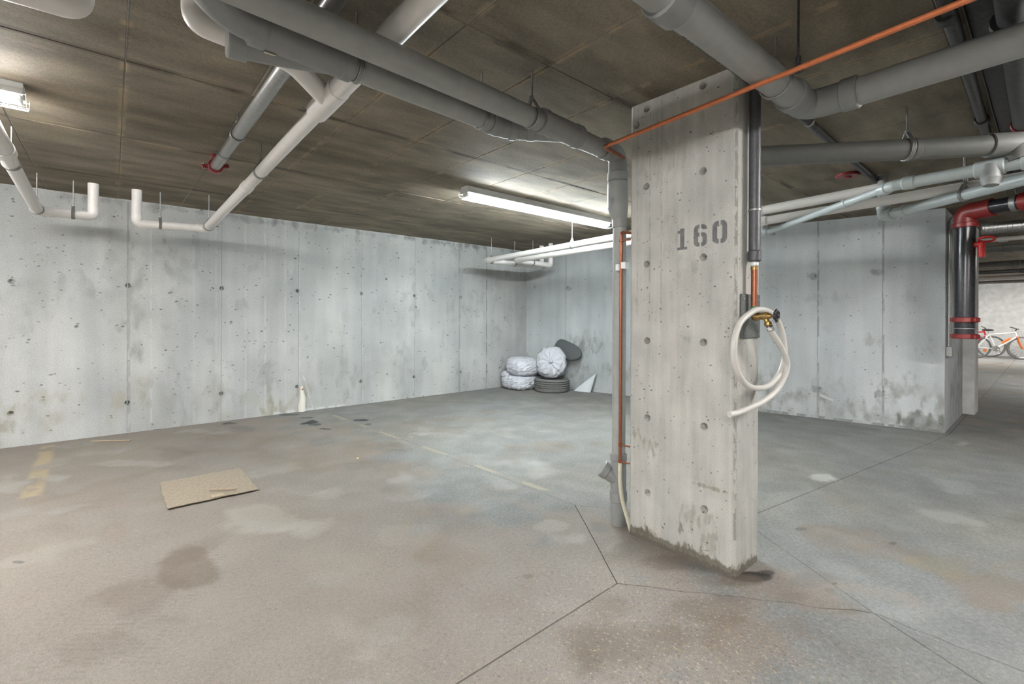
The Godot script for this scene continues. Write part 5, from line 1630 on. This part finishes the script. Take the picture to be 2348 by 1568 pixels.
func build_litter() -> void:
	# a flattened piece of cardboard, its edges lifting
	var t := thing("cardboard_sheet", "flattened dirty cardboard sheet lying before the long wall", "cardboard", Vector3(-4.47, 0, -0.6))
	var st := begin()
	var N := 14
	var K := 12
	var x0 := -4.82
	var x1 := -4.115
	var z0 := -0.305
	var z1 := -0.89
	var f := FastNoiseLite.new()
	f.seed = 6
	f.frequency = 2.0
	var P := []
	for j in K + 1:
		var row := []
		for i in N + 1:
			var u := float(i) / N
			var v := float(j) / K
			var x := lerpf(x0, x1, u) + 0.012 * f.get_noise_2d(v * 9, 3.0)
			var z := lerpf(z0, z1, v) + 0.012 * f.get_noise_2d(u * 9, 7.0)
			var edge := maxf(0.0, u - 0.8) / 0.2
			row.append(Vector3(x, 0.006 + 0.004 * absf(f.get_noise_2d(x * 3, z * 3)) + 0.010 * edge * edge, z))
		P.append(row)
	for j in K:
		for i in N:
			quad(st, P[j][i], P[j][i + 1], P[j + 1][i + 1], P[j + 1][i], 1)
	var rim := []
	for i in N + 1: rim.append(P[0][i])
	for j in range(1, K + 1): rim.append(P[j][N])
	for i in range(N - 1, -1, -1): rim.append(P[K][i])
	for j in range(K - 1, 0, -1): rim.append(P[j][0])
	for k in rim.size():
		var a: Vector3 = rim[k]
		var b: Vector3 = rim[(k + 1) % rim.size()]
		quad(st, a, b, b - Vector3(0, 0.005, 0), a - Vector3(0, 0.005, 0))
	obj("sheet", st, M.card, t)
	# torn flap near its edge
	var fl2 := begin()
	bx(fl2, Vector3(-4.20, 0.012, -0.66), Vector3(-4.13, 0.016, -0.58), 0.001, Transform3D(Basis(), Vector3(0, 0.004, 0)))
	obj("torn_flap", fl2, M.wood, t)
	var k1 := begin()
	bx(k1, Vector3(-0.20, 0.001, -0.011), Vector3(0.20, 0.014, 0.011), 0.003, Transform3D(Basis(Vector3.UP, 0.965), Vector3(-6.75, 0, 0.0)))
	tag(obj("wood_strip", k1, M.wood), "thin pale wooden strip lying by the foot of the long wall", "wood strip")
	var k2 := begin()
	bx(k2, Vector3(-0.10, 0.0, -0.007), Vector3(0.10, 0.008, 0.007), 0.002, Transform3D(Basis(Vector3.UP, 1.0), Vector3(-4.27, 0.017, -0.67)))
	tag(obj("wood_splinter", k2, M.wood), "short wooden splinter lying on the cardboard sheet", "wood strip")
	# a fallen leaf
	var lf := begin()
	var c := Vector3(-4.402, 0.004, -1.818)
	for k in 8:
		var a0 := TAU * k / 8
		var a1 := TAU * (k + 1) / 8
		var r0 := 0.016 + 0.006 * (k % 2)
		var r1 := 0.016 + 0.006 * ((k + 1) % 2)
		tri(lf, c + Vector3(0, 0.006, 0), c + Vector3(cos(a0) * r0, 0.002 + 0.004 * (k % 3), sin(a0) * r0), c + Vector3(cos(a1) * r1, 0.002 + 0.004 * ((k + 1) % 3), sin(a1) * r1), 1)
	tag(obj("leaf", lf, mat(rgb(216, 196, 120), 0.7)), "tiny curled yellow leaf on the brown floor", "leaf")

# ---------------------------------------------------------------- bicycles
func wheel(parent: Node3D, c: Vector3, r: float, tyre_mat: Material) -> void:
	var st := begin()
	var ring := []
	for k in 37:
		ring.append(c + Vector3(cos(TAU * k / 36) * r, sin(TAU * k / 36) * r, 0))
	tube(st, ring, 0.022, 10, false)
	var w := obj("wheel", st, tyre_mat, parent, false)
	var rm := begin()
	var r2 := []
	for k in 37:
		r2.append(c + Vector3(cos(TAU * k / 36) * (r - 0.03), sin(TAU * k / 36) * (r - 0.03), 0))
	tube(rm, r2, 0.012, 8, false)
	obj("rim", rm, M.chrome, w, false)
	var sp := begin()
	for k in 18:
		var a := TAU * k / 18
		tube(sp, [c + Vector3(0, 0, 0.02 * (1 if k % 2 else -1)), c + Vector3(cos(a) * (r - 0.03), sin(a) * (r - 0.03), 0)], 0.0022, 5)
	sleeve(sp, c, Vector3.BACK, 0.08, 0.02, 10)
	obj("spokes", sp, M.chrome, w, false)

func bicycle(label: String, at: Vector3, turn: float, lean: float, frame: Material, accent: Material) -> void:
	var t := thing("bicycle", label, "bicycle", at)
	t.basis = (Basis(Vector3.UP, turn) * Basis(Vector3.RIGHT, lean)).scaled(Vector3.ONE * 1.08)
	var R := 0.345
	wheel(t, Vector3(-0.53, R + 0.02, 0), R, M.rubber)
	wheel(t, Vector3(0.53, R + 0.02, 0), R, M.rubber)
	var bb := Vector3(-0.08, 0.33, 0)
	var seat := Vector3(-0.24, 0.78, 0)
	var head := Vector3(0.36, 0.86, 0)
	var headlow := Vector3(0.40, 0.72, 0)
	var st := begin()
	tube(st, [bb, seat + Vector3(-0.02, 0.06, 0)], 0.019, 12)
	tube(st, [bb, headlow], 0.026, 12)
	tube(st, [seat, head], 0.022, 12)
	tube(st, [headlow - Vector3(0.02, -0.0, 0) * 0, head + Vector3(-0.01, 0.04, 0)], 0.024, 12)
	for z: float in [-0.05, 0.05]:
		tube(st, [bb + Vector3(0, 0, z * 0.5), Vector3(-0.53, R + 0.02, z)], 0.011, 8)
		tube(st, [seat + Vector3(0, 0, z * 0.4), Vector3(-0.53, R + 0.02, z)], 0.010, 8)
	obj("frame", st, frame, t, false)
	var fk := begin()
	for z: float in [-0.055, 0.055]:
		tube(fk, [headlow + Vector3(0, 0, z), Vector3(0.47, 0.5, z), Vector3(0.53, R + 0.02, z)], 0.015, 10)
	tube(fk, [headlow + Vector3(0, 0, -0.06), headlow + Vector3(0, 0, 0.06)], 0.02, 10)
	obj("fork", fk, accent, t, false)
	var hb := begin()
	tube(hb, [head + Vector3(-0.01, 0.03, 0), head + Vector3(0.03, 0.12, 0)], 0.016, 10)
	tube(hb, [head + Vector3(-0.03, 0.14, -0.30), head + Vector3(0.03, 0.12, -0.08), head + Vector3(0.03, 0.12, 0.08), head + Vector3(-0.03, 0.14, 0.30)], 0.014, 10)
	obj("handlebar", hb, M.black_gloss, t, false)
	var sd := begin()
	tube(sd, [seat + Vector3(-0.02, 0.05, 0), seat + Vector3(-0.035, 0.13, 0)], 0.013, 10)
	obj("seat_post", sd, M.chrome, t, false)
	var sa := lump(seat + Vector3(-0.04, 0.15, 0), Vector3(0.14, 0.035, 0.07), 2.4, 2, 0.05, 2)
	obj("saddle", sa, M.black_gloss, t, false)
	var cr := begin()
	sleeve(cr, bb + Vector3(0, 0, 0.05), Vector3.BACK, 0.01, 0.09, 20)
	tube(cr, [bb + Vector3(0, 0, 0.06), bb + Vector3(0.12, -0.1, 0.07), bb + Vector3(0.12, -0.1, 0.14)], 0.011, 8)
	tube(cr, [bb + Vector3(0, 0, -0.05), bb + Vector3(-0.12, 0.1, -0.07), bb + Vector3(-0.12, 0.1, -0.14)], 0.011, 8)
	obj("crank", cr, M.chrome, t, false)
	var rf := begin()
	sleeve(rf, Vector3(-0.53 + 0.2, R - 0.08, 0.012), Vector3.BACK, 0.012, 0.05, 12)
	obj("spoke_reflector", rf, M.orange, t, false)
	var bt := begin()
	tube(bt, [bb.lerp(headlow, 0.35) + Vector3(-0.03, 0.05, 0), bb.lerp(headlow, 0.75) + Vector3(-0.03, 0.05, 0)], 0.034, 12)
	obj("bottle", bt, accent, t, false)

func _ready() -> void:
	var near := 0.05
	var cam := Camera3D.new()
	cam.name = "camera"
	cam.projection = Camera3D.PROJECTION_FRUSTUM
	cam.near = near
	cam.far = 100.0
	cam.size = near * 1568.0 / 1065.0
	cam.frustum_offset = Vector2(0, -59.0 * near / 1065.0)
	cam.position = Vector3(0, 1.4, 0)
	cam.rotation = Vector3(0, 0.8597, 0.005)
	add_child(cam)
	cam.current = true
	var env := Environment.new()
	env.background_mode = Environment.BG_COLOR
	env.background_color = Color(0, 0, 0)
	env.tonemap_mode = Environment.TONE_MAPPER_LINEAR
	env.tonemap_exposure = 2.05
	env.sdfgi_enabled = true
	env.ssao_enabled = true
	env.ssil_enabled = true
	var we := WorldEnvironment.new()
	we.name = "world"
	we.environment = env
	add_child(we)
	make_materials()
	make_lamp("caged fluorescent strip light over the far bay before the corner pile", Vector3(-3.985, CEIL, -3.97), true)
	make_lamp("caged fluorescent strip light over the bay with the cardboard", Vector3(-3.985, CEIL, 1.60))
	make_lamp("caged fluorescent strip light over the aisle behind the camera", Vector3(0.85, CEIL, 1.45), false, PI / 2)
	make_lamp("caged fluorescent strip light over the aisle beside the back bays", Vector3(1.6, CEIL, -3.97), false, PI / 2)
	make_lamp("caged fluorescent strip light over the bay at the blind end", Vector3(-3.985, CEIL, 7.1))
	make_lamp("caged fluorescent strip light over the aisle at the blind end", Vector3(0.6, CEIL, 6.6), false, PI / 2)
	make_lamp("caged fluorescent strip light past the end of the back wall", Vector3(1.6, CEIL, -15.0))
	make_lamp("caged fluorescent strip light before the bicycles", Vector3(0.9, CEIL, -22.5))
	make_lamp("added unseen caged strip light behind the back wall, brightening the far wall", Vector3(-3.0, CEIL, -22.0))  # extra lamp, hidden by the back wall, added to brighten the far wall
	build_floor()
	build_ceiling()
	build_walls()
	build_column()
	build_grey_drains()
	build_white_drains()
	build_metal_pipes()
	build_aisle_services()
	build_corner_pile()
	build_litter()
	bicycle("white bicycle with orange marks leaning at the far wall", Vector3(-1.20, 0, -23.5), 0.35, 0.10, M.frame_white, M.orange)
	bicycle("red bicycle behind the white one at the far wall", Vector3(-2.0, 0, -24.2), 0.2, 0.12, M.frame_red, M.frame_white)
	bicycle("white bicycle with red fork, beyond the orange-marked one", Vector3(-0.1, 0, -24.1), 0.3, 0.10, M.frame_white, M.frame_red)
